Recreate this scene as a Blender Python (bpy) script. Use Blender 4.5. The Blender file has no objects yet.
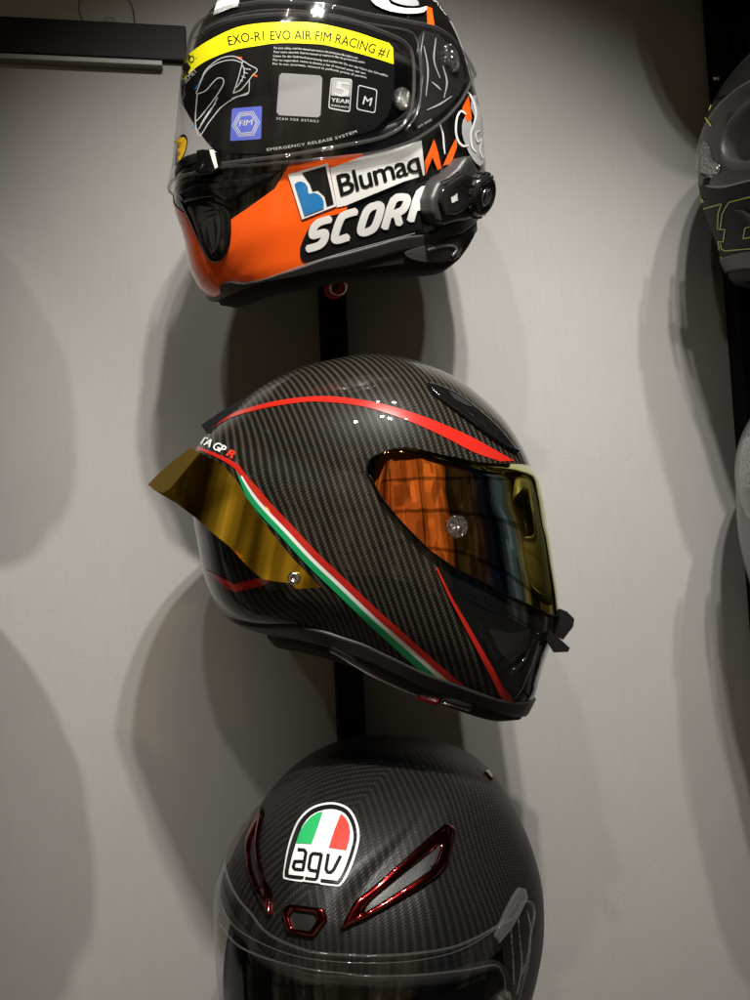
import bpy, bmesh, math, random
import numpy as np
from mathutils import Vector, Matrix
from mathutils.bvhtree import BVHTree
from mathutils.geometry import delaunay_2d_cdt

random.seed(4)
SC = bpy.context.scene
COL = SC.collection
PI = math.pi

# ------------------------------------------------------------------ camera
F = 850.0
CAM = np.array([0.0, -1.05, 1.5])
YAW, PIT, ROL = math.radians(9.3), math.radians(3.8), math.radians(2.7)
fw = np.array([math.sin(YAW)*math.cos(PIT), math.cos(YAW)*math.cos(PIT), math.sin(PIT)])
r0 = np.array([math.cos(YAW), -math.sin(YAW), 0.0])
u0 = np.cross(r0, fw)
cr = r0*math.cos(ROL) - u0*math.sin(ROL)
cu = r0*math.sin(ROL) + u0*math.cos(ROL)
cam_d = bpy.data.cameras.new('camera')
cam_d.sensor_fit = 'VERTICAL'; cam_d.sensor_height = 36.0; cam_d.lens = F/1000*36
cam_d.clip_start = 0.02; cam_d.clip_end = 50
cam = bpy.data.objects.new('camera', cam_d); COL.objects.link(cam)
m = Matrix.Identity(4)
for i in range(3):
    m[i][0] = cr[i]; m[i][1] = cu[i]; m[i][2] = -fw[i]; m[i][3] = CAM[i]
cam.matrix_world = m
SC.camera = cam

def ray(px, py):
    return fw + cr*((px-375)/F) + cu*((500-py)/F)
def at(px, py, Y):
    d = ray(px, py); t = (Y-CAM[1])/d[1]
    return CAM + d*t
def to_px(W):
    W = np.asarray(W, float) - CAM
    z = W @ fw
    return 375 + F*(W @ cr)/z, 500 - F*(W @ cu)/z

# ------------------------------------------------------------------ materials
MATS = {}
def new_mat(name):
    mt = bpy.data.materials.new(name); mt.use_nodes = True
    nt = mt.node_tree; b = nt.nodes['Principled BSDF']
    MATS[name] = mt
    return mt, nt, b
def hexlin(h):
    c = [int(h[i:i+2], 16)/255 for i in (0, 2, 4)]
    return tuple(x/12.92 if x <= .04045 else ((x+.055)/1.055)**2.4 for x in c) + (1,)
def col4(c):
    if isinstance(c, str): return hexlin(c)
    if isinstance(c, (int, float)): return (c, c, c, 1)
    return tuple(c)[:3] + (1,)
def pmat(name, c, rough=.5, metal=0, coat=0, coat_r=.03, spec=.5, grain=0, grain_scale=400, mott=0):
    mt, nt, b = new_mat(name)
    N, L = nt.nodes, nt.links
    b.inputs['Base Color'].default_value = col4(c)
    b.inputs['Roughness'].default_value = rough
    b.inputs['Metallic'].default_value = metal
    b.inputs['Coat Weight'].default_value = coat
    b.inputs['Coat Roughness'].default_value = coat_r
    b.inputs['Specular IOR Level'].default_value = spec if not coat else min(spec, .15)
    if grain or mott:
        tc = N.new('ShaderNodeTexCoord')
        ns = N.new('ShaderNodeTexNoise'); ns.inputs['Scale'].default_value = grain_scale
        ns.inputs['Detail'].default_value = 4
        L.new(tc.outputs['Object'], ns.inputs['Vector'])
        if grain:
            bp = N.new('ShaderNodeBump'); bp.inputs['Strength'].default_value = grain
            bp.inputs['Distance'].default_value = .001
            L.new(ns.outputs['Fac'], bp.inputs['Height']); L.new(bp.outputs['Normal'], b.inputs['Normal'])
        if mott:
            mr = N.new('ShaderNodeMapRange')
            mr.inputs['From Min'].default_value = .3; mr.inputs['From Max'].default_value = .7
            mr.inputs['To Min'].default_value = max(0.02, rough-mott); mr.inputs['To Max'].default_value = rough+mott
            L.new(ns.outputs['Fac'], mr.inputs['Value']); L.new(mr.outputs['Result'], b.inputs['Roughness'])
    return mt

pmat('gloss_black', .006, .12, 0, 1, .02, mott=.05, grain_scale=60)
pmat('gloss_vent_black', .005, .1, 0, 1, .02)
pmat('satin_black', .012, .38, grain=.15, grain_scale=900)
pmat('rubber', .013, .48, grain=.25, grain_scale=1500)
pmat('fabric_black', .006, .9, grain=.7, grain_scale=1800)
pmat('mesh_grey', .05, .8, grain=.8, grain_scale=900)
pmat('orange_paint', (.93, .11, .008), .3, 0, 1, .03)
pmat('white_paint', (.74, .74, .72), .35, 0, 1, .04)
pmat('grey_paint', (.36, .36, .37), .35, 0, 1, .04)
pmat('black_print', .008, .35, 0, .6, .06)
pmat('red_paint', (.44, .016, .010), .3, 0, 1, .03)
pmat('red_letter', (.72, .04, .02), .35, 0, .5)
pmat('green_paint', (.01, .30, .10), .3, 0, 1, .03)
pmat('badge_green', (.02, .42, .12), .4)
pmat('badge_red', (.78, .05, .035), .4)
pmat('badge_white', (.80, .80, .80), .4)
pmat('blue_print', (.02, .17, .42), .35, 0, .6)
pmat('yellow_print', (.86, .80, .012), .35, 0, .5)
pmat('film_black', .007, .16, 0, 0, mott=.06, grain_scale=35)
pmat('film_white', (.46, .46, .46), .4, spec=.2)
pmat('label_grey', (.25, .25, .25), .4, spec=.2)
pmat('film_grey', (.33, .33, .34), .4)
pmat('amber_sticker', (.72, .42, .012), .35)
pmat('holo_blue', (.12, .16, .62), .25, .3, .6)
pmat('lime_paint', (.62, .62, .06), .45)
pmat('dark_grey_matte', .010, .62, spec=.12, grain=.2, grain_scale=700)
pmat('red_chrome', (.17, .010, .009), .14, 1, 1, .03)
pmat('steel', (.55, .54, .52), .22, 1)
pmat('strap_red', (.42, .012, .015), .8, grain=.6, grain_scale=1200)
pmat('tag_red', (.30, .008, .012), .7)
pmat('rail_black', .003, .6, spec=.15, grain=.2, grain_scale=800)
pmat('shelf_black', .004, .55, spec=.2, grain=.25, grain_scale=500)
pmat('shelf_lip', (.22, .215, .205), .4, grain=.2, grain_scale=500)
pmat('dial_black', .008, .22, 0, .6)
pmat('intercom_grey', .022, .45, grain=.2, grain_scale=900)
pmat('grey_white_shell', (.30, .30, .30), .35, 0, .8)

def carbon(name, scale, rot, c_hi, c_lo, rough, coat, coat_r, metal=.0, bumpy=.0, sx=1, sy=1):
    mt, nt, b = new_mat(name); N, L = nt.nodes, nt.links
    uv = N.new('ShaderNodeUVMap'); uv.uv_map = 'weave'
    mp = N.new('ShaderNodeMapping'); mp.inputs['Scale'].default_value = (scale*sx, scale*sy, 1)
    mp.inputs['Rotation'].default_value = (0, 0, rot)
    # gentle waviness of the cloth
    L.new(uv.outputs['UV'], mp.inputs['Vector'])
    sp = N.new('ShaderNodeSeparateXYZ'); L.new(mp.outputs['Vector'], sp.inputs['Vector'])
    def M(op, a, bb=None):
        n = N.new('ShaderNodeMath'); n.operation = op
        for k, x in ((0, a), (1, bb)):
            if x is None: continue
            if isinstance(x, (int, float)): n.inputs[k].default_value = x
            else: L.new(x, n.inputs[k])
        return n.outputs[0]
    fx = M('FLOOR', sp.outputs['X']); fy = M('FLOOR', sp.outputs['Y'])
    s = M('FLOORED_MODULO', M('ADD', fx, fy), 4)
    warp = M('LESS_THAN', s, 1.5)
    frx = M('FRACT', sp.outputs['X']); fry = M('FRACT', sp.outputs['Y'])
    def hump(x): # 0 at the edges of a tow, 1 in its middle
        return M('MULTIPLY', M('MULTIPLY', x, M('SUBTRACT', 1, x)), 4)
    hw = M('POWER', hump(frx), .55); hf = M('POWER', hump(fry), .6)
    flo = hump(M('DIVIDE', M('ADD', s, fry), 2.0))      # along one float of the tow
    hw = M('MULTIPLY', hw, M('MAXIMUM', .12, M('POWER', M('MAXIMUM', flo, 0), .7)))
    ns = N.new('ShaderNodeTexNoise'); ns.inputs['Scale'].default_value = scale*.9
    L.new(uv.outputs['UV'], ns.inputs['Vector'])
    mix = N.new('ShaderNodeMix'); mix.data_type = 'FLOAT'
    L.new(warp, mix.inputs['Factor'])
    L.new(M('MULTIPLY', hf, .12), mix.inputs[2]); L.new(hw, mix.inputs[3])
    k = M('MULTIPLY', mix.outputs[0], M('ADD', .55, M('MULTIPLY', ns.outputs['Fac'], .9)))
    cm = N.new('ShaderNodeMix'); cm.data_type = 'RGBA'; cm.clamp_factor = True
    cm.inputs[6].default_value = col4(c_lo); cm.inputs[7].default_value = col4(c_hi)  # sheen of the tows is put into the base colour
    L.new(k, cm.inputs['Factor']); L.new(cm.outputs[2], b.inputs['Base Color'])
    b.inputs['Roughness'].default_value = rough; b.inputs['Metallic'].default_value = metal
    b.inputs['Specular IOR Level'].default_value = .10 if coat else .28
    b.inputs['Coat IOR'].default_value = 1.36
    b.inputs['Coat Weight'].default_value = coat; b.inputs['Coat Roughness'].default_value = coat_r
    if bumpy:
        bp = N.new('ShaderNodeBump'); bp.inputs['Strength'].default_value = bumpy; bp.inputs['Distance'].default_value = .0004
        L.new(k, bp.inputs['Height']); L.new(bp.outputs['Normal'], b.inputs['Normal'])
    return mt
carbon('carbon_gloss', 465, math.radians(12), (.056, .049, .037), .0004, .42, 1, .02, metal=.0)
carbon('carbon_matte', 510, 0, (.0185, .018, .0172), .0035, .42, 0, .2, metal=.0, bumpy=.35)
carbon('carbon_dark', 300, .3, (.035, .035, .03), .008, .4, .5, .1)

def clear(name, tint=.93, ior=1.45, rough=.015, haze=0.0):
    mt, nt, b = new_mat(name); N, L = nt.nodes, nt.links
    N.remove(b); out = N['Material Output']
    tr = N.new('ShaderNodeBsdfTransparent'); tr.inputs[0].default_value = (tint, tint, tint, 1)
    gl = N.new('ShaderNodeBsdfGlossy'); gl.inputs['Roughness'].default_value = rough
    # Schlick reflectance, the same from both sides of the sheet
    lw = N.new('ShaderNodeLayerWeight'); lw.inputs['Blend'].default_value = .5
    pw = N.new('ShaderNodeMath'); pw.operation = 'POWER'; pw.inputs[1].default_value = 5; L.new(lw.outputs['Facing'], pw.inputs[0])
    f0 = ((ior-1)/(ior+1))**2
    fr = N.new('ShaderNodeMath'); fr.operation = 'MULTIPLY_ADD'; fr.inputs[1].default_value = .9-f0; fr.inputs[2].default_value = f0; L.new(pw.outputs[0], fr.inputs[0])
    mx = N.new('ShaderNodeMixShader'); L.new(fr.outputs[0], mx.inputs[0]); L.new(tr.outputs[0], mx.inputs[1]); L.new(gl.outputs[0], mx.inputs[2])
    if haze:
        df = N.new('ShaderNodeBsdfDiffuse'); df.inputs[0].default_value = (.75, .75, .75, 1)
        m2 = N.new('ShaderNodeMixShader'); m2.inputs[0].default_value = haze
        L.new(mx.outputs[0], m2.inputs[1]); L.new(df.outputs[0], m2.inputs[2]); mx = m2
    L.new(mx.outputs[0], out.inputs['Surface'])
    return mt
clear('clear_visor', .95, 1.5, .015, .002)
clear('clear_plastic', .8, 1.6, .03, .07)
clear('smoke_plastic', .35, 1.5, .03, .03)
clear('clear_edge', .85, 2.0, .04, .035)
def sparkle(name, scale, fac):
    '''moulded clear plastic full of small facets'''
    mt, nt, b = new_mat(name); N, L = nt.nodes, nt.links; N.remove(b)
    tr = N.new('ShaderNodeBsdfTransparent'); tr.inputs[0].default_value = (.85, .85, .86, 1)
    gl = N.new('ShaderNodeBsdfGlossy'); gl.inputs['Roughness'].default_value = .05
    df = N.new('ShaderNodeBsdfDiffuse'); df.inputs[0].default_value = (.7, .7, .7, 1)
    vo = N.new('ShaderNodeTexVoronoi'); vo.inputs['Scale'].default_value = scale
    tc = N.new('ShaderNodeTexCoord'); L.new(tc.outputs['Object'], vo.inputs['Vector'])
    bp = N.new('ShaderNodeBump'); bp.inputs['Strength'].default_value = 1; bp.inputs['Distance'].default_value = .003
    L.new(vo.outputs['Distance'], bp.inputs['Height']); L.new(bp.outputs['Normal'], gl.inputs['Normal'])
    m1 = N.new('ShaderNodeMixShader'); m1.inputs[0].default_value = fac; L.new(tr.outputs[0], m1.inputs[1]); L.new(gl.outputs[0], m1.inputs[2])
    m2 = N.new('ShaderNodeMixShader'); m2.inputs[0].default_value = .02; L.new(m1.outputs[0], m2.inputs[1]); L.new(df.outputs[0], m2.inputs[2])
    L.new(m2.outputs[0], N['Material Output'].inputs['Surface'])
sparkle('visor_glint', 300, .5)
def irid(name, stops, rough=.03):
    """mirror coating whose interference colour shifts with the angle of view"""
    mt, nt, b = new_mat(name); N, L = nt.nodes, nt.links
    lw = N.new('ShaderNodeLayerWeight'); lw.inputs['Blend'].default_value = .5
    cr_ = N.new('ShaderNodeValToRGB'); e = cr_.color_ramp.elements
    while len(e) < len(stops): e.new(.5)
    for el, (p, c) in zip(e, stops): el.position = p; el.color = col4(c)
    L.new(lw.outputs['Facing'], cr_.inputs['Fac']); L.new(cr_.outputs['Color'], b.inputs['Base Color'])
    b.inputs['Metallic'].default_value = 1; b.inputs['Roughness'].default_value = rough
    b.inputs['Coat Weight'].default_value = .3; b.inputs['Coat Roughness'].default_value = .02
    return mt
irid('fire_mirror', [(0, (.95, .22, .03)), (.10, (.97, .28, .03)), (.16, (.85, .20, .05)), (.20, (.20, .17, .20)), (.245, (.10, .17, .23)), (.31, (.12, .18, .20)), (.38, (.60, .44, .05)), (.56, (.78, .66, .06)), (.82, (.55, .62, .14)), (1, (.40, .68, .28))])
pmat('gold_satin', (.50, .33, .07), .34, .9)
pmat('grey_shell', .085, .4, 0, .5)
irid('gold_mirror', [(0, (.92, .58, .03)), (.5, (.95, .66, .05)), (.85, (.72, .54, .10)), (1, (.7, .6, .3))], .08)
mt = MATS['gold_mirror']; N, L = mt.node_tree.nodes, mt.node_tree.links
_b = N['Principled BSDF']; _o = N['Material Output']
tr = N.new('ShaderNodeBsdfTransparent'); tr.inputs[0].default_value = (.86, .60, .07, 1)
mx = N.new('ShaderNodeMixShader'); mx.inputs[0].default_value = .85
L.new(tr.outputs[0], mx.inputs[1]); L.new(_b.outputs[0], mx.inputs[2]); L.new(mx.outputs[0], _o.inputs['Surface'])

# wall: warm grey rolled paint
mt, nt, b = new_mat('wall_paint'); N, L = nt.nodes, nt.links
tc = N.new('ShaderNodeTexCoord')
n1 = N.new('ShaderNodeTexNoise'); n1.inputs['Scale'].default_value = 330; n1.inputs['Detail'].default_value = 5
n2 = N.new('ShaderNodeTexNoise'); n2.inputs['Scale'].default_value = 7; n2.inputs['Detail'].default_value = 6; n2.inputs['Roughness'].default_value = .6
n3 = N.new('ShaderNodeTexVoronoi'); n3.inputs['Scale'].default_value = 16
mp = N.new('ShaderNodeMapping'); mp.inputs['Scale'].default_value = (30, 1, 3.5)
n4 = N.new('ShaderNodeTexNoise'); n4.inputs['Scale'].default_value = 6; n4.inputs['Detail'].default_value = 4
for n in (n1, n2, n3): L.new(tc.outputs['Object'], n.inputs['Vector'])
L.new(tc.outputs['Object'], mp.inputs['Vector']); L.new(mp.outputs['Vector'], n4.inputs['Vector'])
rmp = N.new('ShaderNodeMix'); rmp.data_type = 'RGBA'
rmp.inputs[6].default_value = (.252, .247, .238, 1); rmp.inputs[7].default_value = (.282, .277, .267, 1)
L.new(n2.outputs['Fac'], rmp.inputs['Factor'])
sm = N.new('ShaderNodeMix'); sm.data_type = 'RGBA'; sm.blend_type = 'MULTIPLY'; sm.inputs['Factor'].default_value = .10
L.new(rmp.outputs[2], sm.inputs[6]); L.new(n4.outputs['Fac'], sm.inputs[7])
# a few pinholes and hairline creases in the paint
ph = N.new('ShaderNodeTexVoronoi'); ph.inputs['Scale'].default_value = 5.5; L.new(tc.outputs['Object'], ph.inputs['Vector'])
pl = N.new('ShaderNodeMath'); pl.operation = 'GREATER_THAN'; pl.inputs[1].default_value = .012; L.new(ph.outputs['Distance'], pl.inputs[0])
pm_ = N.new('ShaderNodeMix'); pm_.data_type = 'RGBA'; pm_.inputs[6].default_value = (.05, .048, .045, 1)
L.new(pl.outputs[0], pm_.inputs['Factor']); L.new(sm.outputs[2], pm_.inputs[7])
L.new(pm_.outputs[2], b.inputs['Base Color'])
wp = N.new('ShaderNodeMix'); wp.data_type = 'RGBA'; wp.inputs['Factor'].default_value = .12
L.new(tc.outputs['Object'], wp.inputs[6]); L.new(n2.outputs['Color'], wp.inputs[7])
ck = N.new('ShaderNodeTexVoronoi'); ck.feature = 'DISTANCE_TO_EDGE'; ck.inputs['Scale'].default_value = 2.1; L.new(wp.outputs[2], ck.inputs['Vector'])
cm_ = N.new('ShaderNodeMapRange'); cm_.inputs['From Max'].default_value = .006; cm_.inputs['To Min'].default_value = -.35; cm_.inputs['To Max'].default_value = 0; L.new(ck.outputs['Distance'], cm_.inputs['Value'])
b.inputs['Roughness'].default_value = .72; b.inputs['Specular IOR Level'].default_value = .3
ad = N.new('ShaderNodeMath'); ad.operation = 'MULTIPLY_ADD'; ad.inputs[1].default_value = 2.5
L.new(n2.outputs['Fac'], ad.inputs[0]); L.new(n1.outputs['Fac'], ad.inputs[2])
bp = N.new('ShaderNodeBump'); bp.inputs['Strength'].default_value = .16; bp.inputs['Distance'].default_value = .0014
ac = N.new('ShaderNodeMath'); ac.operation = 'ADD'; L.new(ad.outputs[0], ac.inputs[0]); L.new(cm_.outputs[0], ac.inputs[1])
L.new(ac.outputs[0], bp.inputs['Height']); L.new(bp.outputs['Normal'], b.inputs['Normal'])

# ------------------------------------------------------------------ object helpers
def tag(o, label=None, cat=None, group=None, kind=None):
    if label: o['label'] = label
    if cat: o['category'] = cat
    if group: o['group'] = group
    if kind: o['kind'] = kind
    return o
def empty(name, loc, label, cat, group=None):
    o = bpy.data.objects.new(name, None); o.location = Vector(loc); o.empty_display_size = .05
    COL.objects.link(o); return tag(o, label, cat, group)
def top_origin(parent):
    o = Vector((0, 0, 0)); p = parent
    while p is not None: o += p.location; p = p.parent
    return o
def mkobj(name, verts, faces, mat, parent=None, smooth=True, mats=None, mi=None):
    """verts in world space; made relative to the parent thing"""
    off = top_origin(parent)
    me = bpy.data.meshes.new(name)
    me.from_pydata([tuple(Vector(v) - off) for v in verts], [], [tuple(f) for f in faces])
    for mm in (mats or [mat]): me.materials.append(MATS[mm])
    if mi is not None: me.polygons.foreach_set('material_index', mi)
    me.polygons.foreach_set('use_smooth', [smooth]*len(me.polygons))
    me.update()
    o = bpy.data.objects.new(name, me); COL.objects.link(o)
    if parent is not None: o.parent = parent
    return o
def box_vf(c, ax, ay, az, bev=0):
    """box with half-axis vectors; bevelled when bev > 0"""
    c = Vector(c); ax, ay, az = Vector(ax), Vector(ay), Vector(az)
    bm = bmesh.new(); bmesh.ops.create_cube(bm, size=2)
    la, lb, lc = ax.length, ay.length, az.length
    for v in bm.verts: v.co = Vector((v.co.x*la, v.co.y*lb, v.co.z*lc))
    if bev: bmesh.ops.bevel(bm, geom=bm.edges[:], offset=bev, segments=2, affect='EDGES', profile=.6)
    R = Matrix((ax.normalized(), ay.normalized(), az.normalized())).transposed()
    bm.verts.index_update()
    vs = [c + R @ v.co for v in bm.verts]; fs = [[v.index for v in f.verts] for f in bm.faces]
    bm.free(); return vs, fs
class Acc:
    def __init__(s): s.v, s.f = [], []
    def add(s, vf):
        n = len(s.v); s.v += [Vector(x) for x in vf[0]]; s.f += [[i+n for i in f] for f in vf[1]]; return s
    def obj(s, name, mat, parent=None, smooth=False): return mkobj(name, s.v, s.f, mat, parent, smooth)
def tube_vf(pts, rad, n=8, closed=False):
    pts = [Vector(p) for p in pts]; V, Fc = [], []; m_ = len(pts)
    up = None
    for i, p in enumerate(pts):
        a = pts[(i-1) % m_] if (closed or i > 0) else p
        b_ = pts[(i+1) % m_] if (closed or i < m_-1) else p
        t = (b_-a).normalized()
        if up is None: up = t.orthogonal().normalized()
        up = (up - t*up.dot(t)); up = up.normalized() if up.length > 1e-6 else t.orthogonal().normalized()
        w = t.cross(up); r_ = rad[i] if isinstance(rad, (list, tuple)) else rad
        for k in range(n):
            th = 2*PI*k/n; V.append(p + up*(r_*math.cos(th)) + w*(r_*math.sin(th)))
    for i in range(m_ if closed else m_-1):
        for k in range(n):
            j = (i+1) % m_
            Fc.append((i*n+k, i*n+(k+1) % n, j*n+(k+1) % n, j*n+k))
    if not closed:
        Fc.append(tuple(range(n))[::-1]); Fc.append(tuple((m_-1)*n+k for k in range(n)))
    return V, Fc
def lathe_vf(c, axis, prof, n=32, sx=1, xdir=None):
    """prof = [(radius, height along axis)]"""
    c = Vector(c); ax = Vector(axis).normalized()
    u = Vector(xdir) if xdir is not None else ax.orthogonal()
    u = (u - ax*u.dot(ax)).normalized(); w = ax.cross(u); V, Fc = [], []
    for (r_, h) in prof:
        for k in range(n):
            th = 2*PI*k/n; V.append(c + ax*h + u*(r_*math.cos(th)*sx) + w*(r_*math.sin(th)))
    for i in range(len(prof)-1):
        for k in range(n): Fc.append((i*n+k, i*n+(k+1) % n, (i+1)*n+(k+1) % n, (i+1)*n+k))
    Fc.append(tuple((len(prof)-1)*n+k for k in range(n))); Fc.append(tuple(range(n))[::-1])
    return V, Fc
def catmull(pts, closed=False, per=6):
    out = []; n = len(pts); P = [np.array(p, float) for p in pts]
    for i in range(n if closed else n-1):
        p0 = P[(i-1) % n] if (closed or i > 0) else 2*P[0]-P[1]
        p1 = P[i]; p2 = P[(i+1) % n]
        p3 = P[(i+2) % n] if (closed or i < n-2) else 2*P[n-1]-P[n-2]
        for k in range(per):
            t = k/per
            out.append(.5*((2*p1)+(-p0+p2)*t+(2*p0-5*p1+4*p2-p3)*t*t+(-p0+3*p1-3*p2+p3)*t**3))
    if not closed: out.append(P[-1])
    return [tuple(p) for p in out]
def densify(pts, step, closed=True):
    out = []; n = len(pts)
    for i in range(n if closed else n-1):
        a, b_ = np.array(pts[i], float), np.array(pts[(i+1) % n], float)
        k = max(1, int(math.ceil(np.linalg.norm(b_-a)/step)))
        for j in range(k): out.append(tuple(a+(b_-a)*j/k))
    if not closed: out.append(tuple(pts[-1]))
    return out
def inside(p, poly):
    x, y = p; c = False; j = len(poly)-1
    for i in range(len(poly)):
        xi, yi = poly[i]; xj, yj = poly[j]
        if (yi > y) != (yj > y) and x < (xj-xi)*(y-yi)/(yj-yi)+xi: c = not c
        j = i
    return c
def ribbon(center, width):
    """closed outline of a stroke along a polyline; width = number or list"""
    P = [np.array(p, float) for p in center]; n = len(P); L_, R_ = [], []
    for i in range(n):
        t = P[min(n-1, i+1)]-P[max(0, i-1)]; t /= (np.linalg.norm(t)+1e-9)
        nn = np.array([-t[1], t[0]]); w = width[i] if isinstance(width, (list, tuple)) else width
        L_.append(tuple(P[i]+nn*w/2)); R_.append(tuple(P[i]-nn*w/2))
    return L_ + R_[::-1]

# ------------------------------------------------------------------ helmet shells
def pchip(x, y, xq):
    x = np.array(x, float); y = np.array(y, float); h = np.diff(x); d = np.diff(y)/h
    mm = np.zeros_like(y); mm[0], mm[-1] = d[0], d[-1]
    for i in range(1, len(x)-1):
        if d[i-1]*d[i] <= 0: mm[i] = 0
        else:
            w1, w2 = 2*h[i]+h[i-1], h[i]+2*h[i-1]; mm[i] = (w1+w2)/(w1/d[i-1]+w2/d[i])
    k = np.clip(np.searchsorted(x, xq)-1, 0, len(h)-1); t = (xq-x[k])/h[k]
    return ((2*t**3-3*t**2+1)*y[k]+(t**3-2*t**2+t)*h[k]*mm[k]+(-2*t**3+3*t**2)*y[k+1]+(t**3-t**2)*h[k]*mm[k+1])

NA, NV, VS = 360, 220, .5
class Helmet:
    # default profile: z, x front, x back, half width, front exponent
    LOW = [(-.128, .152, -.118, .100, 1.9), (-.110, .161, -.131, .110, 1.85), (-.085, .168, -.145, .118, 1.85), (-.05, .172, -.160, .125, 1.9),
           (-.01, .168, -.170, .129, 2.0), (.025, .160, -.173, .130, 2.05)]
    H, XC = .118, -.012
    def __init__(s, px, py, depth, psi, elev, roll, sil=None, low=None, H=None, disp=None, scale=1.0, nh=9.0):
        s.nh = nh
        s.cpx = (px, py); s.low = low or s.LOW; s.h = H or s.H; s.disp = disp; s.sil = sil; s.scale = scale
        d = ray(px, py); t = (-depth-CAM[1])/d[1]     # depth: distance of the helmet's middle from the wall
        s.c = CAM + d*t; s.scale = scale*t/.84
        dn = d/np.linalg.norm(d)
        r_ = cr - dn*np.dot(cr, dn); r_ /= np.linalg.norm(r_)
        u_ = np.cross(r_, dn)
        def rot(ax, an):
            return np.array(Matrix.Rotation(an, 3, Vector(ax)))
        fwd = -dn; lef = r_; up = u_            # facing the camera
        Rm = rot(dn, math.radians(roll)) @ rot(r_, math.radians(elev)) @ rot(u_, math.radians(psi))
        s.B = np.stack([Rm @ fwd, Rm @ lef, Rm @ up], axis=1)   # columns: local x, y, z
        s.view = (r_, dn, u_)
        s.build()
    def shell(s, a, v):
        low = np.array(s.low); z0 = low[-1, 0]; zb = low[0, 0]
        isl = v < VS
        sl = np.clip(v/VS, 0, 1); z = zb+(z0-zb)*sl
        xf = pchip(low[:, 0], low[:, 1], z); xb = pchip(low[:, 0], low[:, 2], z)
        w = pchip(low[:, 0], low[:, 3], z); nf = pchip(low[:, 0], low[:, 4], z)
        al = np.clip((v-VS)/(1-VS), 0, 1)*PI/2
        n = 2.12; ca = np.abs(np.cos(al))**(2/n); sa = np.abs(np.sin(al))**(2/n)
        xc = s.XC
        z = np.where(isl, z, z0+s.h*sa)
        xf = np.where(isl, xf, xc+(low[-1, 1]-xc)*ca); xb = np.where(isl, xb, xc+(low[-1, 2]-xc)*ca)
        w = np.where(isl, w, low[-1, 3]*ca); nf = np.where(isl, nf, low[-1, 4]+(2-low[-1, 4])*np.sin(al))
        c_, s_ = np.cos(a), np.sin(a)
        nx = np.where(c_ > 0, nf, 2.1)
        # blend exponent so that the join at the sides stays smooth
        cx = np.sign(c_)*np.abs(c_)**(2/nx); sy = np.sign(s_)*np.abs(s_)**(2/2.1)
        x = np.where(c_ > 0, xc+(xf-xc)*cx, xc+(xc-xb)*cx); y = w*sy
        P = np.stack([x, y, z], axis=-1)
        if s.disp is not None:
            dd = s.disp(a, v)
            rad = P - np.array([xc, 0, -.01]); rad /= np.linalg.norm(rad, axis=-1, keepdims=True)
            P = P + rad*dd[..., None]
        return P*s.scale
    def build(s):
        a = np.linspace(-PI, PI, NA, endpoint=False); v = np.linspace(0, .9985, NV)
        A, V = np.meshgrid(a, v)
        s.P0 = s.shell(A, V)
        W = s.c + s.P0.reshape(-1, 3) @ s.B.T
        s.ks = []
        if s.sil is not None:
            for it in range(4): W = s.fit(W)
        s.W = W.reshape(NV, NA, 3)
        s.normals()
        vs = [tuple(p) for p in W]
        fs = [(i*NA+j, i*NA+(j+1) % NA, (i+1)*NA+(j+1) % NA, (i+1)*NA+j) for i in range(NV-1) for j in range(NA)]
        s.bvh = BVHTree.FromPolygons(vs, fs)
        return s
    def normals(s):
        W = s.W
        da = np.roll(W, -1, 1)-np.roll(W, 1, 1); dv = np.gradient(W, axis=0)
        n = np.cross(da, dv); n /= (np.linalg.norm(n, axis=-1, keepdims=True)+1e-12)
        n[-1] = n[-2].mean(0)/np.linalg.norm(n[-2].mean(0)); s.Nn = n
        I = s.P0 @ s.B.T; q = np.cross(np.roll(I, -1, 1)-np.roll(I, 1, 1), np.gradient(I, axis=0))
        m_ = q/(np.linalg.norm(q, axis=-1, keepdims=True)+1e-12)
        for _ in range(45):
            m_ = (np.roll(m_, 1, 1)+np.roll(m_, -1, 1)+2*m_)/4
            q = m_.copy(); q[4:-4] = (m_[8:]+m_[:-8]+2*m_[4:-4])/4; m_ = q
        s.Ns = m_/(np.linalg.norm(m_, axis=-1, keepdims=True)+1e-12)
    def fit(s, W, learn=True, k=None):
        cx, cy = s.cpx
        X, Y = to_px(W); dx, dy = X-cx, Y-cy
        ph = np.arctan2(dy, dx); r_ = np.hypot(dx, dy)
        nb = 90
        if learn:
            idx = ((ph+PI)/(2*PI)*nb).astype(int) % nb
            sil = np.zeros(nb); np.maximum.at(sil, idx, r_)
            for i in range(nb):
                if sil[i] == 0: sil[i] = sil[i-1]
            T = densify(s.sil, 1.0); tp = np.array([math.atan2(y-cy, x-cx) for x, y in T]); tr = np.array([math.hypot(x-cx, y-cy) for x, y in T])
            o = np.argsort(tp); tp, tr = tp[o], tr[o]
            phc = (np.arange(nb)+.5)/nb*2*PI-PI
            tg = np.interp(phc, np.r_[tp-2*PI, tp, tp+2*PI], np.r_[tr, tr, tr])
            ratio = tg/sil
            ft = np.fft.rfft(ratio); ft[int(s.nh*1.35):] = 0; ft *= np.exp(-(np.arange(len(ft))/s.nh)**2)
            ratio = np.fft.irfft(ft, nb)
            k = (ratio, sil, phc); s.ks.append(k)
        ratio, sil, phc = k
        ext = lambda q: np.interp(ph, np.r_[phc-2*PI, phc, phc+2*PI], np.r_[q, q, q])
        kk, sr = ext(ratio), ext(sil)
        t = np.clip((r_/sr-.10)/.75, 0, 1); t = t*t*(3-2*t)
        mean = ratio.mean()
        kk = mean+(kk-mean)*t
        r0_, dn, u_ = s.view
        D = W-s.c; al = D @ dn
        perp = D-al[:, None]*dn
        return s.c+al[:, None]*dn+perp*kk[:, None]
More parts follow.
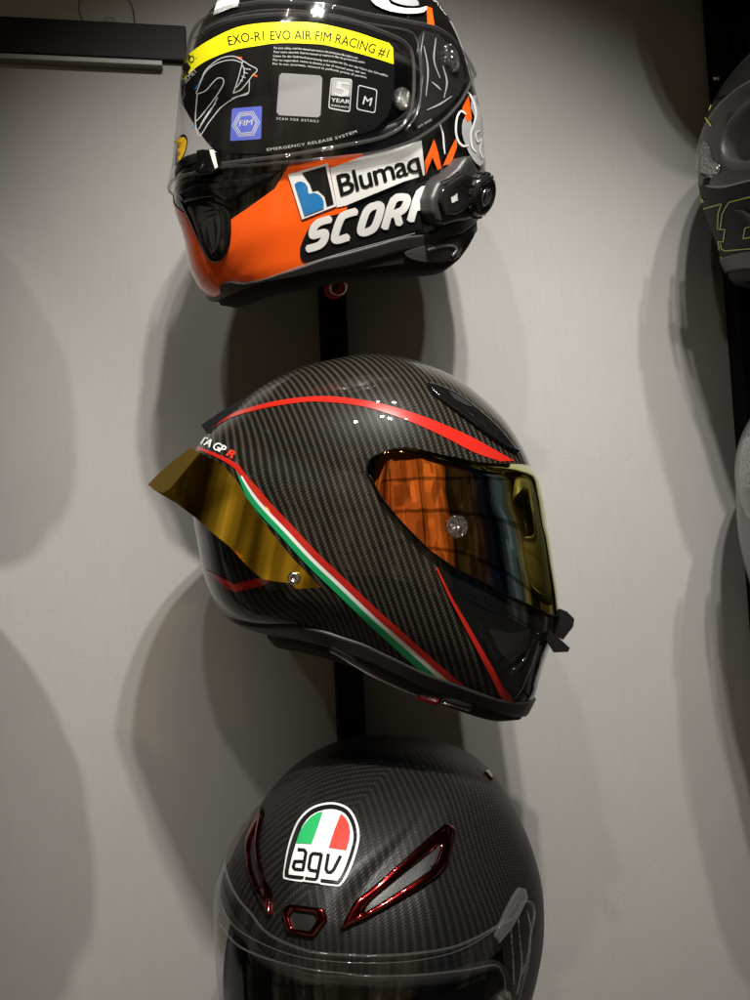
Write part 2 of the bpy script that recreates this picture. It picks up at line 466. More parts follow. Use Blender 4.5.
    def deform(s, W):
        W = np.asarray(W, float)
        for k in s.ks: W = s.fit(W, False, k)
        return W
    def local(s, P):   # pre-fit local point -> world, with the fit applied
        return s.deform(s.c + np.asarray(P, float)*1.0 @ s.B.T)
    # -- surface lookup in grid coordinates (ai, vi)
    def snorm(s, ai, vi):
        i = int(min(max(vi, 0), NV-1)); return s.Ns[i, int(ai) % NA]
    def surf(s, ai, vi, off=0.0):
        vi = min(max(vi, 0), NV-1.001); i = int(vi); fv = vi-i; ai %= NA; j = int(ai); fa = ai-j; j %= NA; j2 = (j+1) % NA
        def lp(G): return (G[i, j]*(1-fa)+G[i, j2]*fa)*(1-fv)+(G[i+1, j]*(1-fa)+G[i+1, j2]*fa)*fv
        n = lp(s.Nn); n = n/np.linalg.norm(n)
        return lp(s.W)+n*off, n
    def param(s, px, py):
        d = ray(px, py); dn = Vector(d).normalized()
        loc, nor, idx, dist = s.bvh.ray_cast(Vector(CAM), dn)
        if loc is None:
            q = CAM+np.array(dn)*np.dot(s.c-CAM, np.array(dn))
            loc, nor, idx, dist = s.bvh.find_nearest(Vector(q))
        i, j = divmod(idx, NA); j2 = (j+1) % NA
        p = np.array(loc)-s.W[i, j]; e1 = s.W[i, j2]-s.W[i, j]; e2 = s.W[i+1, j]-s.W[i, j]
        G = np.array([[e1@e1, e1@e2], [e1@e2, e2@e2]])+np.eye(2)*1e-16
        u, w = np.linalg.solve(G, [p@e1, p@e2])
        return j+min(max(u, 0), 1), i+min(max(w, 0), 1)
    def hitp(s, px, py, off=0.0):
        ai, vi = s.param(px, py)
        if off > .0015:        # a raised point must still line up with its outline
            q, n = s.surf(ai, vi, off); x, y = px, py
            for _ in range(3):
                X, Y = to_px(q); x += (px-X)*.9; y += (py-Y)*.9
                ai, vi = s.param(x, y); q, n = s.surf(ai, vi, off)
        return ai, vi
    def hit(s, px, py, off=0.0):
        return s.surf(*s.hitp(px, py, off), off)
    @staticmethod
    def av(ai, vi): return -PI+2*PI*(ai % NA)/NA, vi/(NV-1)*.9985
    @staticmethod
    def ia(a): return (a+PI)/(2*PI)*NA
    @staticmethod
    def iv(v): return v/.9985*(NV-1)

def finish_patch(name, pos, nor, faces, mat, parent, th, boundary, smooth_n=True):
    """top surface + skirt of thickness th along the boundary loops"""
    pos = [np.array(p) for p in pos]; nor = [np.array(n) for n in nor]
    fl = []
    for f in faces:
        a, b_, c = pos[f[0]], pos[f[1]], pos[f[2]]
        g = np.cross(b_-a, c-a)
        fl.append(tuple(f) if g @ nor[f[0]] >= 0 else tuple(f)[::-1])
    V = list(pos); nt_ = len(fl); loopn = []
    for f in fl: loopn += [tuple(nor[i]) for i in f]
    if th and boundary:
        for loop in boundary:
            k = len(loop); base = len(V)
            for i in loop: V.append(pos[i])
            for i in loop: V.append(pos[i]-nor[i]*th)
            for q in range(k):
                q2 = (q+1) % k; f = (base+q, base+k+q, base+k+q2, base+q2)
                g = np.cross(V[f[1]]-V[f[0]], V[f[3]]-V[f[0]]); nn = g/(np.linalg.norm(g)+1e-12)
                fl.append(f); loopn += [tuple(nn)]*4
    o = mkobj(name, V, fl, mat, parent, True)
    if smooth_n and len(o.data.loops) == len(loopn):
        o.data.normals_split_custom_set(loopn)
    return o
def tri_region(polys, step, grid=True):
    """polys: outer + holes in px, returns verts2d, tris, boundary loops"""
    vs, es, loops = [], [], []
    for poly in polys:
        b0 = len(vs); vs += [Vector(p) for p in poly]; n = len(poly)
        es += [(b0+i, b0+(i+1) % n) for i in range(n)]; loops.append(list(range(b0, b0+n)))
    if grid:
        xs = [p[0] for p in polys[0]]; ys = [p[1] for p in polys[0]]
        y = min(ys)+step*.5; row = 0
        while y < max(ys):
            x = min(xs)+(step*.5 if row % 2 else 0)
            while x < max(xs):
                if inside((x, y), polys[0]) and not any(inside((x, y), h) for h in polys[1:]):
                    if min((x-p[0])**2+(y-p[1])**2 for pl in polys for p in pl) > (step*.45)**2: vs.append(Vector((x, y)))
                x += step
            y += step*.87; row += 1
    v2, e2, f2, ov, oe, of = delaunay_2d_cdt(vs, es, [], 2, 1e-5)
    if len(polys) > 1:
        f2 = [f for f in f2 if not any(inside((sum(v2[i].x for i in f)/len(f), sum(v2[i].y for i in f)/len(f)), h) for h in polys[1:])]
    # map the boundary loops to the output vertices
    mp_ = {}
    for i, orig in enumerate(ov):
        for q in orig: mp_[q] = i
    loops = [[mp_[i] for i in lp if i in mp_] for lp in loops]
    return v2, f2, loops
def patch(hm, name, outline, off, mat, parent, th=0.0, step=5, holes=(), smooth=False, hsmooth=False, mirror=False):
    """patch lying on the helmet's surface, outlined by points given on its visible side"""
    o = catmull(outline, True, 5) if smooth else outline
    polys = [densify(o, step)]+[densify(catmull(h, True, 5) if hsmooth else h, step) for h in holes]
    v2, f2, loops = tri_region(polys, step)
    pos, nor = [], []
    for p in v2:
        of = off
        ai, vi = hm.hitp(p.x, p.y, of)
        if mirror: ai = (NA-ai) % NA
        q, n = hm.surf(ai, vi, of); pos.append(q); nor.append(n)
    return finish_patch(name, pos, nor, f2, mat, parent, th, loops)
def text_mesh(txt, shear=0.0, bold=0.0, space=1.0, res=3):
    cu_ = bpy.data.curves.new('t', 'FONT'); cu_.body = txt; cu_.shear = shear; cu_.offset = bold
    cu_.space_character = space; cu_.resolution_u = res; cu_.size = 1
    ob = bpy.data.objects.new('t', cu_); COL.objects.link(ob)
    dg = bpy.context.evaluated_depsgraph_get(); dg.update()
    me = bpy.data.meshes.new_from_object(ob.evaluated_get(dg))
    bpy.data.objects.remove(ob); bpy.data.curves.remove(cu_)
    bm = bmesh.new(); bm.from_mesh(me); bpy.data.meshes.remove(me)
    return bm
def text_on(hm, name, txt, base, height, off, mat, parent, shear=0.0, bold=0.0, space=1.0, up=None, step=5, stretch=True, th=0.0, clipx=None):
    """lettering along a baseline polyline (left to right) with cap height in px"""
    bm = text_mesh(txt, shear, 0, space)
    xs = [v.co.x for v in bm.verts]; x0, x1 = min(xs), max(xs)
    cap = .70
    P = [np.array(p, float) for p in base]
    seg = [np.linalg.norm(P[i+1]-P[i]) for i in range(len(P)-1)]; tot = sum(seg)
    sx = tot/(x1-x0); sy = height/cap
    bmesh.ops.remove_doubles(bm, verts=bm.verts[:], dist=1e-5)
    bmesh.ops.triangulate(bm, faces=bm.faces[:], ngon_method='EAR_CLIP', quad_method='FIXED')
    for it in range(4):
        lg = [e for e in bm.edges if math.hypot((e.verts[0].co.x-e.verts[1].co.x)*sx, (e.verts[0].co.y-e.verts[1].co.y)*sy) > step]
        if not lg: break
        bmesh.ops.subdivide_edges(bm, edges=lg, cuts=1); bmesh.ops.triangulate(bm, faces=bm.faces[:], ngon_method='EAR_CLIP', quad_method='SHORT_EDGE')
    bm.verts.index_update()
    def mp2(x, y):
        u = (x-x0)*sx; i = 0
        while i < len(seg)-1 and u > seg[i]: u -= seg[i]; i += 1
        t = (P[i+1]-P[i])/seg[i]
        q = P[i]+t*u
        # smooth the direction between segments
        mid = u/seg[i]
        t2 = t
        if mid > .5 and i < len(seg)-1: t2 = t*(1.5-mid)+(P[i+2]-P[i+1])/seg[i+1]*(mid-.5)
        elif mid < .5 and i > 0: t2 = t*(.5+mid)+(P[i]-P[i-1])/seg[i-1]*(.5-mid)
        t2 = t2/np.linalg.norm(t2)
        n = np.array([t2[1], -t2[0]]) if up is None else np.array(up, float)
        return q+n*(y*sy)
    pos, nor = [], []; f0 = [[v.index for v in f.verts] for f in bm.faces]; fs = []
    sh_ = [(0, 0)] if bold < .004 else [(0, 0), (-bold, .3*bold), (bold, -.3*bold)]
    for k, (ox, oy) in enumerate(sh_):
        b0 = len(pos)
        for v in bm.verts:
            q = mp2(v.co.x+ox, v.co.y+oy); p, n = hm.hit(q[0], q[1], off+k*.00002); pos.append(p); nor.append(n)
        fs += [[i+b0 for i in f] for f in f0]
    bm.free()
    return finish_patch(name, pos, nor, fs, mat, parent, 0, None)
def stroke(hm, name, lines, width, off, mat, parent, step=5, joints=False):
    """several painted strokes as one mesh"""
    pos, nor, fs = [], [], []
    for ln in lines:
        w = width
        if isinstance(ln, tuple) and isinstance(ln[1], (int, float, list)) and not isinstance(ln[0], (int, float)) and isinstance(ln[0], list): ln, w = ln
        ln = densify(ln, step, False)
        if isinstance(w, list): w = list(np.interp(np.linspace(0, 1, len(ln)), np.linspace(0, 1, len(w)), w))
        o = ribbon(ln, w); n = len(ln); b0 = len(pos)
        for p in o:
            q, nn = hm.hit(p[0], p[1], off); pos.append(q); nor.append(nn)
        for i in range(n-1): fs.append((b0+i, b0+i+1, b0+2*n-2-i, b0+2*n-1-i))
        if joints:
            for qx, qy in ln[1:-1]:
                b1 = len(pos)
                for k in range(10):
                    t = 2*PI*k/10; q, nn = hm.hit(qx+math.cos(t)*width/2, qy+math.sin(t)*width/2, off+.00003); pos.append(q); nor.append(nn)
                fs.append(tuple(range(b1, b1+10)))
    return finish_patch(name, pos, nor, fs, mat, parent, 0, None)
def eyeport(hm, cu1, cl1, amax, mt=.03, mb=.03):
    '''opening under the visor: its curves moved in by mt / mb'''
    ev = lambda c, a: np.interp(np.abs(a), [x[0] for x in c], [x[1] for x in c])
    up = lambda a: ev(cu1, a)-mt
    lo = lambda a: ev(cl1, a)+mb
    return up, lo, amax
def gasket(hm, port, parent, mat='rubber', w=.020, n=90):
    up, lo, am = port
    loop = []
    A = am*np.sin(np.linspace(-PI/2, PI/2, n))
    def lim(a):
        u, l = float(up(a)), float(lo(a)); mid = (u+l)/2; e = math.sqrt(max(.0, 1-(abs(a)/am)**10)); return mid+(u-mid)*e, mid+(l-mid)*e
    for a in A: loop.append((a, lim(a)[0], 1))
    for a in A[::-1][1:-1]: loop.append((a, lim(a)[1], -1))
    m_ = len(loop); V, fs = [], []
    cen_v = np.mean([q[1] for q in loop])
    for (gro, of) in ((1, .0012), (.35, .0022), (-.15, .0018), (-.25, -.002), (-.25, -.014), (.3, -.0165)):
        for i, (a, v, sg) in enumerate(loop):
            a2, v2 = a*(1+gro*w*.9/am*(abs(a)/am)**6), v+gro*w*sg*(1-(abs(a)/am)**20)
            V.append(hm.surf(hm.ia(a2), hm.iv(v2), of)[0])
    for r_ in range(5):
        for i in range(m_): fs.append((r_*m_+i, r_*m_+(i+1) % m_, (r_+1)*m_+(i+1) % m_, (r_+1)*m_+i))
    return mkobj('eyeport_gasket', V, fs, mat, parent)
def inner_shell(hm, port, parent, mat='fabric_black', off=-.013):
    cols = list(range(0, NA, 3)); rows = list(range(0, NV, 3)); n = len(cols)
    V = [hm.W[i, j]+hm.Nn[i, j]*off for i in rows for j in cols]; fs = []
    for i in range(len(rows)-1):
        for j in range(n):
            if port is not None:
                a, v = hm.av(cols[j]+1.5, rows[i]+1.5)
                if abs(a) < port[2] and port[1](a) < v < port[0](a): continue
            fs.append((i*n+j, (i+1)*n+j, (i+1)*n+(j+1) % n, i*n+(j+1) % n))
    return mkobj('inner_liner', V, fs, mat, parent)
def slab(hm, name, outline, off, th, mat, parent, bev=3.0, step=4, smooth=False):
    '''raised solid piece with a rounded edge on the surface; bev in px'''
    o = catmull(outline, True, 5) if smooth else outline
    o = densify(o, step)
    P = np.array(o, float); n = len(P)
    ar = .5*np.sum(P[:, 0]*np.roll(P[:, 1], -1)-np.roll(P[:, 0], -1)*P[:, 1])
    T = np.roll(P, -2, 0)-np.roll(P, 2, 0); T /= (np.linalg.norm(T, axis=1, keepdims=True)+1e-9)
    Nn_ = np.stack([-T[:, 1], T[:, 0]], 1)*(1 if ar > 0 else -1)
    bm_ = bev*.001
    lev = [(0, off-th), (0, off-bm_), (.15*bev, off-.45*bm_), (.5*bev, off-.12*bm_), (bev, off)]
    V, fs, rings = [], [], []
    for (ins, of) in lev:
        Q = P+Nn_*ins; rings.append(Q)
        for q in Q: V.append(hm.surf(*hm.hitp(q[0], q[1], off), of)[0])
    for i in range(len(lev)-1):
        for k in range(n): fs.append((i*n+k, i*n+(k+1) % n, (i+1)*n+(k+1) % n, (i+1)*n+k))
    v2, f2, loops = tri_region([[tuple(q) for q in rings[-1]]], step*1.5)
    b0 = len(V)
    nn0 = None
    for p in v2:
        q, nn = hm.hit(p.x, p.y, off); V.append(q)
    for f in f2: fs.append(tuple(i+b0 for i in f))
    bm = bmesh.new()
    bv = [bm.verts.new(tuple(v)) for v in V]
    for f in fs:
        try: bm.faces.new([bv[i] for i in f])
        except ValueError: pass
    bmesh.ops.remove_doubles(bm, verts=bm.verts[:], dist=1e-5)
    bmesh.ops.recalc_face_normals(bm, faces=bm.faces[:])
    bm.verts.index_update()
    vs = [v.co.copy() for v in bm.verts]; ff = [[v.index for v in f.verts] for f in bm.faces]; bm.free()
    o = mkobj(name, vs, ff, mat, parent)
    return o
def shell_obj(hm, mat, parent, uvmode='side', name='shell', na=2, vmin=0, port=None):
    """every second column of the dense grid is enough for the rendered shell"""
    cols = list(range(0, NA, na)); rows = list(range(vmin, NV-1, na))+[NV-1]
    V = [hm.W[i, j] for i in rows for j in cols]; n = len(cols)
    fs = [(i*n+j, i*n+(j+1) % n, (i+1)*n+(j+1) % n, (i+1)*n+j) for i in range(len(rows)-1) for j in range(n)]
    if port is not None:
        fs = [f for q, f in enumerate(fs) if not (lambda a, v: abs(a) < port[2] and port[1](a) < v < port[0](a))(*hm.av(cols[q % n]+na/2, rows[q//n]+na/2))]
    V.append(hm.W[-1].mean(0)+hm.Nn[-1, 0]*1e-5); top = len(V)-1; b0 = (len(rows)-1)*n
    fs += [(b0+j, b0+(j+1) % n, top) for j in range(n)]
    o = mkobj(name, V, fs, mat, parent)
    # weave coordinates in metres
    uv = o.data.uv_layers.new(name='weave'); U = []
    P = [hm.P0[i, j] for i in rows for j in cols]+[hm.P0[-1].mean(0)]
    for p in P:
        if uvmode == 'side':
            # cloth draped from the crown: side projection below, unrolled over the top
            U.append((p[0], p[2]+.35*(.13-abs(p[1]))*(p[2] > .03)*(p[2]-.03)/.1))
        else:
            ang = math.atan2(abs(p[1]), max(1e-6, math.hypot(p[2]+.02, .02)))
            th = math.atan2(p[2]+.02, p[0]+.012)
            U.append((ang*.15, th*.15))
    for li, l in enumerate(o.data.loops): uv.data[li].uv = U[l.vertex_index]
    nr = [hm.Nn[i, j] for i in rows for j in cols]+[hm.Nn[-1, 0]]
    o.data.normals_split_custom_set_from_vertices([tuple(x) for x in nr])
    return o
def ring_vf(hm, vlo, vhi, off, rows=6, lip=.002):
    """band round the whole helmet between two heights (functions of a, or numbers), standing off the shell"""
    n = 180; V, fs, Nr = [], [], []
    f = lambda q, a: q(a) if callable(q) else q
    prof = [(0, -.001)]+[(k/rows, off) for k in range(rows+1)]+[(1, -.001)]
    for (t, of) in prof:
        for j in range(n):
            a = -PI+2*PI*j/n; v = f(vlo, a)*(1-t)+f(vhi, a)*t
            p, nn = hm.surf(hm.ia(a), hm.iv(v), of); V.append(p)
    for i in range(len(prof)-1):
        for j in range(n): fs.append((i*n+j, i*n+(j+1) % n, (i+1)*n+(j+1) % n, (i+1)*n+j))
    return V, fs
def s_n(hm, a, v, vl, vu, t, ed, amax):
    n = hm.snorm(hm.ia(a), hm.iv(v))
    if ed < 1:
        p0 = hm.surf(hm.ia(a), hm.iv(v))[0]
        if (1-t)/.10 <= (1-abs(a)/amax)/.05: d = hm.surf(hm.ia(a), hm.iv(v+.01))[0]-p0
        else: d = hm.surf(hm.ia(a+.02*np.sign(a)), hm.iv(v))[0]-p0
        n = n+d/(np.linalg.norm(d)+1e-9)*.75*min(1, (1-ed)*1.6)
    return n/np.linalg.norm(n)
def visor_obj(hm, name, up_px, lo_px, amax, off, mat, parent, th=.0022, nseg=80, av=None, bulge=0, bevel=0.0, sign=0, tail=14):
    """visor following the shell: its upper and lower edges are sampled on the visible side
    and mirrored to the other; a in [-amax, amax]"""
    def curve(pts):
        q = []
        for (x, y) in pts:
            a, v = hm.av(*hm.param(x, y))
            if sign and a*sign < .02: continue
            q.append((abs(a), v))
        q.sort(); return q
    cu1, cl1 = (curve(up_px), curve(lo_px)) if av is None else av
    def ev(c, a):
        a_ = [x[0] for x in c]; v_ = [x[1] for x in c]
        return float(np.interp(a, a_, v_))
    pos, nor, fs = [], [], []
    ts = [0, .015, .035, .06, .09, .13, .2, .28, .36, .44, .52, .6, .68, .76, .83, .88, .915, .945, .97, .988, 1]; rows = len(ts)-1
    us = np.sin(np.linspace(-PI/2, PI/2, nseg+1))
    A = [amax*u for u in us]
    for a in A:
        vu, vl = ev(cu1, abs(a)), ev(cl1, abs(a))
        # rounded tails
        e = max(0.0, 1-((abs(a)/amax))**tail); mid = (vu+vl)/2
        vu = mid+(vu-mid)*max(.03, math.sqrt(e)); vl = mid+(vl-mid)*max(.03, math.sqrt(e))
        for k in range(rows+1):
            t = ts[k]; v = vl*(1-t)+vu*t
            ed = min(1.0, (1-t)/.10, (1-abs(a)/amax)/.05) if bevel else 1
            p, n = hm.surf(hm.ia(a), hm.iv(v), off+bulge*4*t*(1-t)-bevel*(1-ed)**1.5); pos.append(p)
            n = s_n(hm, a, v, vl, vu, t, ed, amax) if bevel else hm.snorm(hm.ia(a), hm.iv(v))
            nor.append(n)
    R = rows+1
    for i in range(nseg):
        for k in range(rows): fs.append((i*R+k, (i+1)*R+k, (i+1)*R+k+1, i*R+k+1))
    loop = [i*R for i in range(nseg+1)]+[nseg*R+k for k in range(1, R)]+[i*R+rows for i in range(nseg-1, -1, -1)]+[k for k in range(rows-1, 0, -1)]
    o = finish_patch(name, pos, nor, fs, mat, parent, th, [loop])
    edge = [pos[i]-nor[i]*th*.5 for i in loop]
    return o, edge, (cu1, cl1)
def underside(hm, parent, inner='fabric_black'):
    """lining: roll of padding round the opening and the dark inside"""
    n = 120; V, fs = [], []
    base = []
    for j in range(n):
        p, nn = hm.surf(NA*j/n, 0, 0); base.append(np.array(p))
    cen = np.mean(base, 0); upv = hm.B[:, 2]
    prof = [(0.0, .004), (.02, -.006), (.10, -.012), (.20, -.010), (.30, .0), (.36, .02), (.40, .06), (.7, .10)]
    for (t, h) in prof:
        for b_ in base: V.append(b_*(1-t)+cen*t+upv*h)
    for i in range(len(prof)-1):
        for j in range(n): fs.append((i*n+j, (i+1)*n+j, (i+1)*n+(j+1) % n, i*n+(j+1) % n))
    fs.append(tuple((len(prof)-1)*n+j for j in range(n)))
    return mkobj('lining', V, fs, inner, parent)
def bead(hm, name, pts, r, off, mat, parent):
    return mkobj(name, *tube_vf([hm.hit(x, y, off)[0] for x, y in densify(pts, 4, False)], r, 8), mat, parent)
def resample(loop, n):
    P = np.array(list(loop)+[loop[0]], float); d = np.r_[0, np.cumsum(np.linalg.norm(np.diff(P, axis=0), axis=1))]
    t = np.linspace(0, d[-1], n, endpoint=False)
    return np.stack([np.interp(t, d, P[:, 0]), np.interp(t, d, P[:, 1])], 1)
def frame3d(hm, name, outer, inner, h, mat, parent, bev=.25, depth=.004):
    '''raised frame with rounded shoulders between two corresponding outlines (same corner first)'''
    n = 96; O, I = resample(outer, n), resample(inner, n)
    V, fs = [], []
    lev = [(0, -.001), (0, h*.55), (bev*.35, h*.92), (bev, h), (1-bev, h*.95), (1-bev*.35, h*.8), (1, h*.35), (1.0, -depth*0+.0002)]
    for (t, of) in lev:
        for k in range(n):
            q = O[k]*(1-t)+I[k]*t; V.append(hm.surf(*hm.hitp(q[0], q[1], h), of)[0])
    for i in range(len(lev)-1):
        for k in range(n): fs.append((i*n+k, i*n+(k+1) % n, (i+1)*n+(k+1) % n, (i+1)*n+k))
    return mkobj(name, V, fs, mat, parent)
def edge_tube(name, pts, r, mat, parent):
    return mkobj(name, *tube_vf(pts, r, 8, True), mat, parent)
# ------------------------------------------------------------------ the setting
wv = []
V, Fc = [], []
nx_, nz_ = 2, 2
V = [(-3, 0, -1), (5, 0, -1), (5, 0, 4.5), (-3, 0, 4.5), (-3, .1, -1), (5, .1, -1), (5, .1, 4.5), (-3, .1, 4.5)]
Fc = [(0, 1, 2, 3), (5, 4, 7, 6), (1, 5, 6, 2), (4, 0, 3, 7), (3, 2, 6, 7), (4, 5, 1, 0)]
wall = mkobj('wall', V, Fc, 'wall_paint', None, False); tag(wall, kind='structure')

def rail(px_top, label, x=None, pegs=(), hw=.026):
    """slotted display upright with pairs of slots and support arms"""
    x = x if x is not None else at(*px_top, 0)[0]
    t = empty('slotted_rail', (x, 0, .6), label, 'display rail', 'black slotted rails on the wall')
    A = Acc(); dp = .030
    z0, z1 = .55, 2.75
    # front face as a sheet with pairs of slots cut out of it: strips and bridges
    pitch, sl = .052, .026
    yf = -dp
    q_ = hw/.026; e1_, e2_ = .0125*q_, .0075*q_; cols = [(-hw, -e1_), (-e2_, e2_), (e1_, hw)]
    for (a, b_) in cols: A.add(box_vf((x+(a+b_)/2, yf+.001, (z0+z1)/2), ((b_-a)/2, 0, 0), (0, .0012, 0), (0, 0, (z1-z0)/2)))
    nz = int((z1-z0)/pitch)
    for k in range(nz):
        zz = z0+pitch*(k+.5)+sl/2
        for (a, b_) in ((-e1_, -e2_), (e2_, e1_)):
            A.add(box_vf((x+(a+b_)/2, yf+.001, zz), ((b_-a)/2, 0, 0), (0, .0010, 0), (0, 0, (pitch-sl)/2)))
    A.obj('face', 'rail_black', t)
    S = Acc()
    for sgn in (-1, 1):
        S.add(box_vf((x+sgn*(hw+.0016), -dp/2-.001, (z0+z1)/2), (.0014, 0, 0), (0, dp/2, 0), (0, 0, (z1-z0)/2), .0005))
    S.add(box_vf((x, -.002, (z0+z1)/2), (hw, 0, 0), (0, .0012, 0), (0, 0, (z1-z0)/2)))
    S.obj('channel', 'rail_black', t)
    for (zz) in pegs:
        B = Acc(); B.add(box_vf((x, -.105, zz), (.010, 0, 0), (0, .075, 0), (0, 0, .007), .002))
        B.add(box_vf((x, -.034, zz), (hw*.7, 0, 0), (0, .003, 0), (0, 0, .03), .001))
        B.obj('arm', 'rail_black', t)
    return t, x
PEGS = (2.02, 1.55, 1.08)
rail_mid, XM = rail((341, 540), 'black slotted upright running down the wall behind the three middle helmets', pegs=PEGS, hw=.0128)
rail_right, XR = rail((742, 280), 'black slotted upright at the right edge of the wall behind the yellow marked helmet', pegs=PEGS)
rail_left, XL = rail(None, 'black slotted upright left of the picture behind the plain helmets', x=2*XM-XR-.09, pegs=PEGS)
# screws on the right rail
for (px, py) in ((716, 78), (747, 352)):
    p = at(px, py, -.0312); 
    mkobj('screw', *lathe_vf(p, (0, -1, 0), [(.0052, 0), (.0048, .0016), (.002, .0026)], 16), 'steel' if py < 100 else 'rail_black', rail_right)

# dark ledge with a pale lip, upper left
pa, pb = at(-190, 8, 0), at(186, 29.5, 0); pc = at(100, 64, 0)
zt, zb_ = (at(100, 25, 0)[2]), at(100, 60, 0)[2]
led = empty('wall_ledge', ((pa[0]+pb[0])/2, 0, zb_), 'black horizontal ledge with a thin pale lip at the upper left of the wall', 'ledge')
xm, hx = (pa[0]+pb[0])/2, (pb[0]-pa[0])/2
A = Acc(); A.add(box_vf((xm, -.003, (zt+zb_)/2), (hx, 0, 0), (0, .005, 0), (0, 0, (zt-zb_)/2), .0015)); A.obj('board', 'shelf_black', led)
zl = at(100, 65.5, 0)[2]
pl = at(163, 69, 0)
A = Acc(); A.add(box_vf(((pa[0]+pl[0])/2, -.005, zl), ((pl[0]-pa[0])/2, 0, 0), (0, .007, 0), (0, 0, .0032), .001)); A.obj('lip', 'shelf_lip', led)
# thin bent wire above the ledge
W = [at(x, y, -.004) for x, y in catmull([(83.5, 24), (79, 10), (80, 0), (90, -9), (108, -13), (124, -6), (132, 6), (135.5, 27)], False, 6)]
wr = empty('bent_wire', at(108, 26, 0), 'thin black wire loop against the wall above the dark ledge', 'wire')
mkobj('outer_loop', *tube_vf(W, .0005, 6), 'rail_black', wr)
W = [at(x, y, -.004) for x, y in catmull([(103, 24), (104, 19), (109, 17.5), (114, 20), (115.5, 25)], False, 6)]
mkobj('inner_loop', *tube_vf(W, .0004, 6), 'rail_black', wr)

# ------------------------------------------------------------------ light
wd = bpy.data.worlds.new('World'); SC.world = wd; wd.use_nodes = True
N, L = wd.node_tree.nodes, wd.node_tree.links
bg = N['Background']; bg.inputs['Strength'].default_value = .46
tc = N.new('ShaderNodeTexCoord')
# a dim shop interior: tall shelving bays of differing brightness, goods on them, a row of lit panels higher up
def MA(op, a, b_=None, c_=None):
    n = N.new('ShaderNodeMath'); n.operation = op
    for k, x in enumerate((a, b_, c_)):
        if x is None: continue
        if isinstance(x, (int, float)): n.inputs[k].default_value = x
        else: L.new(x, n.inputs[k])
    return n.outputs[0]
sp = N.new('ShaderNodeSeparateXYZ'); L.new(tc.outputs['Generated'], sp.inputs[0])
az = MA('ARCTAN2', sp.outputs['X'], MA('MULTIPLY', sp.outputs['Y'], -1)); el = sp.outputs['Z']
cb2 = N.new('ShaderNodeCombineXYZ'); L.new(MA('MULTIPLY', az, 10), cb2.inputs[0]); L.new(MA('MULTIPLY', el, 5), cb2.inputs[1])
v2 = N.new('ShaderNodeTexVoronoi'); v2.distance = 'CHEBYCHEV'; v2.inputs['Scale'].default_value = 1.3; L.new(cb2.outputs[0], v2.inputs['Vector'])
cb3 = N.new('ShaderNodeCombineXYZ'); L.new(MA('MULTIPLY', az, 15), cb3.inputs[0]); L.new(MA('MULTIPLY', el, 1.6), cb3.inputs[1])
v3 = N.new('ShaderNodeTexVoronoi'); v3.distance = 'CHEBYCHEV'; v3.inputs['Scale'].default_value = 1.0; L.new(cb3.outputs[0], v3.inputs['Vector'])
s2 = N.new('ShaderNodeSeparateColor'); L.new(v2.outputs['Color'], s2.inputs[0])
s3 = N.new('ShaderNodeSeparateColor'); L.new(v3.outputs['Color'], s3.inputs[0])
rp = N.new('ShaderNodeValToRGB'); rp.color_ramp.interpolation = 'LINEAR'; e_ = rp.color_ramp.elements
bays = [(0, (.02, .02, .02)), (.22, (.05, .04, .03)), (.28, (.02, .016, .012)), (.30, (.60, .50, .34)), (.34, (.36, .29, .19)), (.35, (.03, .02, .02)), (.37, (.75, .62, .42)), (.41, (.40, .31, .20)), (.42, (.05, .04, .03)), (.435, (1.0, .72, .44)), (.485, (.68, .48, .28)), (.493, (.03, .025, .02)), (.503, (1.05, .76, .47)), (.575, (.62, .44, .27)), (.585, (.02, .03, .04)), (.61, (.05, .09, .12)), (.655, (.02, .04, .055)), (.67, (.01, .01, .01)), (.69, (.55, .50, .40)), (.72, (.30, .28, .22)), (.735, (.01, .01, .01)), (1, (.02, .02, .02))]
while len(e_) < len(bays): e_.new(.5)
for el_, (p_, c_) in zip(e_, bays): el_.position = p_; el_.color = c_+(1,)
L.new(MA('MULTIPLY_ADD', az, 1/(2*PI), .5), rp.inputs['Fac'])
inshelf = MA('MULTIPLY', MA('LESS_THAN', el, .40), MA('GREATER_THAN', el, -.50))
mod = MA('MULTIPLY', MA('MULTIPLY_ADD', MA('POWER', s2.outputs[1], 2.0), .9, .55), MA('MULTIPLY_ADD', s3.outputs[0], .9, .60))
board = MA('MULTIPLY_ADD', MA('GREATER_THAN', MA('FRACT', MA('MULTIPLY_ADD', el, 4.2, 20.0)), .10), .6, .4)   # shelf boards
posts = MA('MULTIPLY_ADD', MA('GREATER_THAN', MA('FRACT', MA('MULTIPLY_ADD', az, 3.7, 20.0)), .05), .7, .3)     # uprights between bays
lum = MA('MULTIPLY', MA('MULTIPLY', mod, inshelf), MA('MULTIPLY', board, posts))
vm = N.new('ShaderNodeVectorMath'); vm.operation = 'SCALE'; L.new(rp.outputs['Color'], vm.inputs[0]); L.new(lum, vm.inputs['Scale'])
fl_ = MA('ADD', MA('MULTIPLY', MA('LESS_THAN', el, -.50), .09), MA('MULTIPLY', MA('GREATER_THAN', el, .40), .018))
cf = N.new('ShaderNodeCombineXYZ'); L.new(fl_, cf.inputs[0]); L.new(MA('MULTIPLY', fl_, .92), cf.inputs[1]); L.new(MA('MULTIPLY', fl_, .8), cf.inputs[2])
va = N.new('ShaderNodeVectorMath'); va.operation = 'ADD'; L.new(vm.outputs[0], va.inputs[0]); L.new(cf.outputs[0], va.inputs[1])
L.new(va.outputs[0], bg.inputs['Color'])
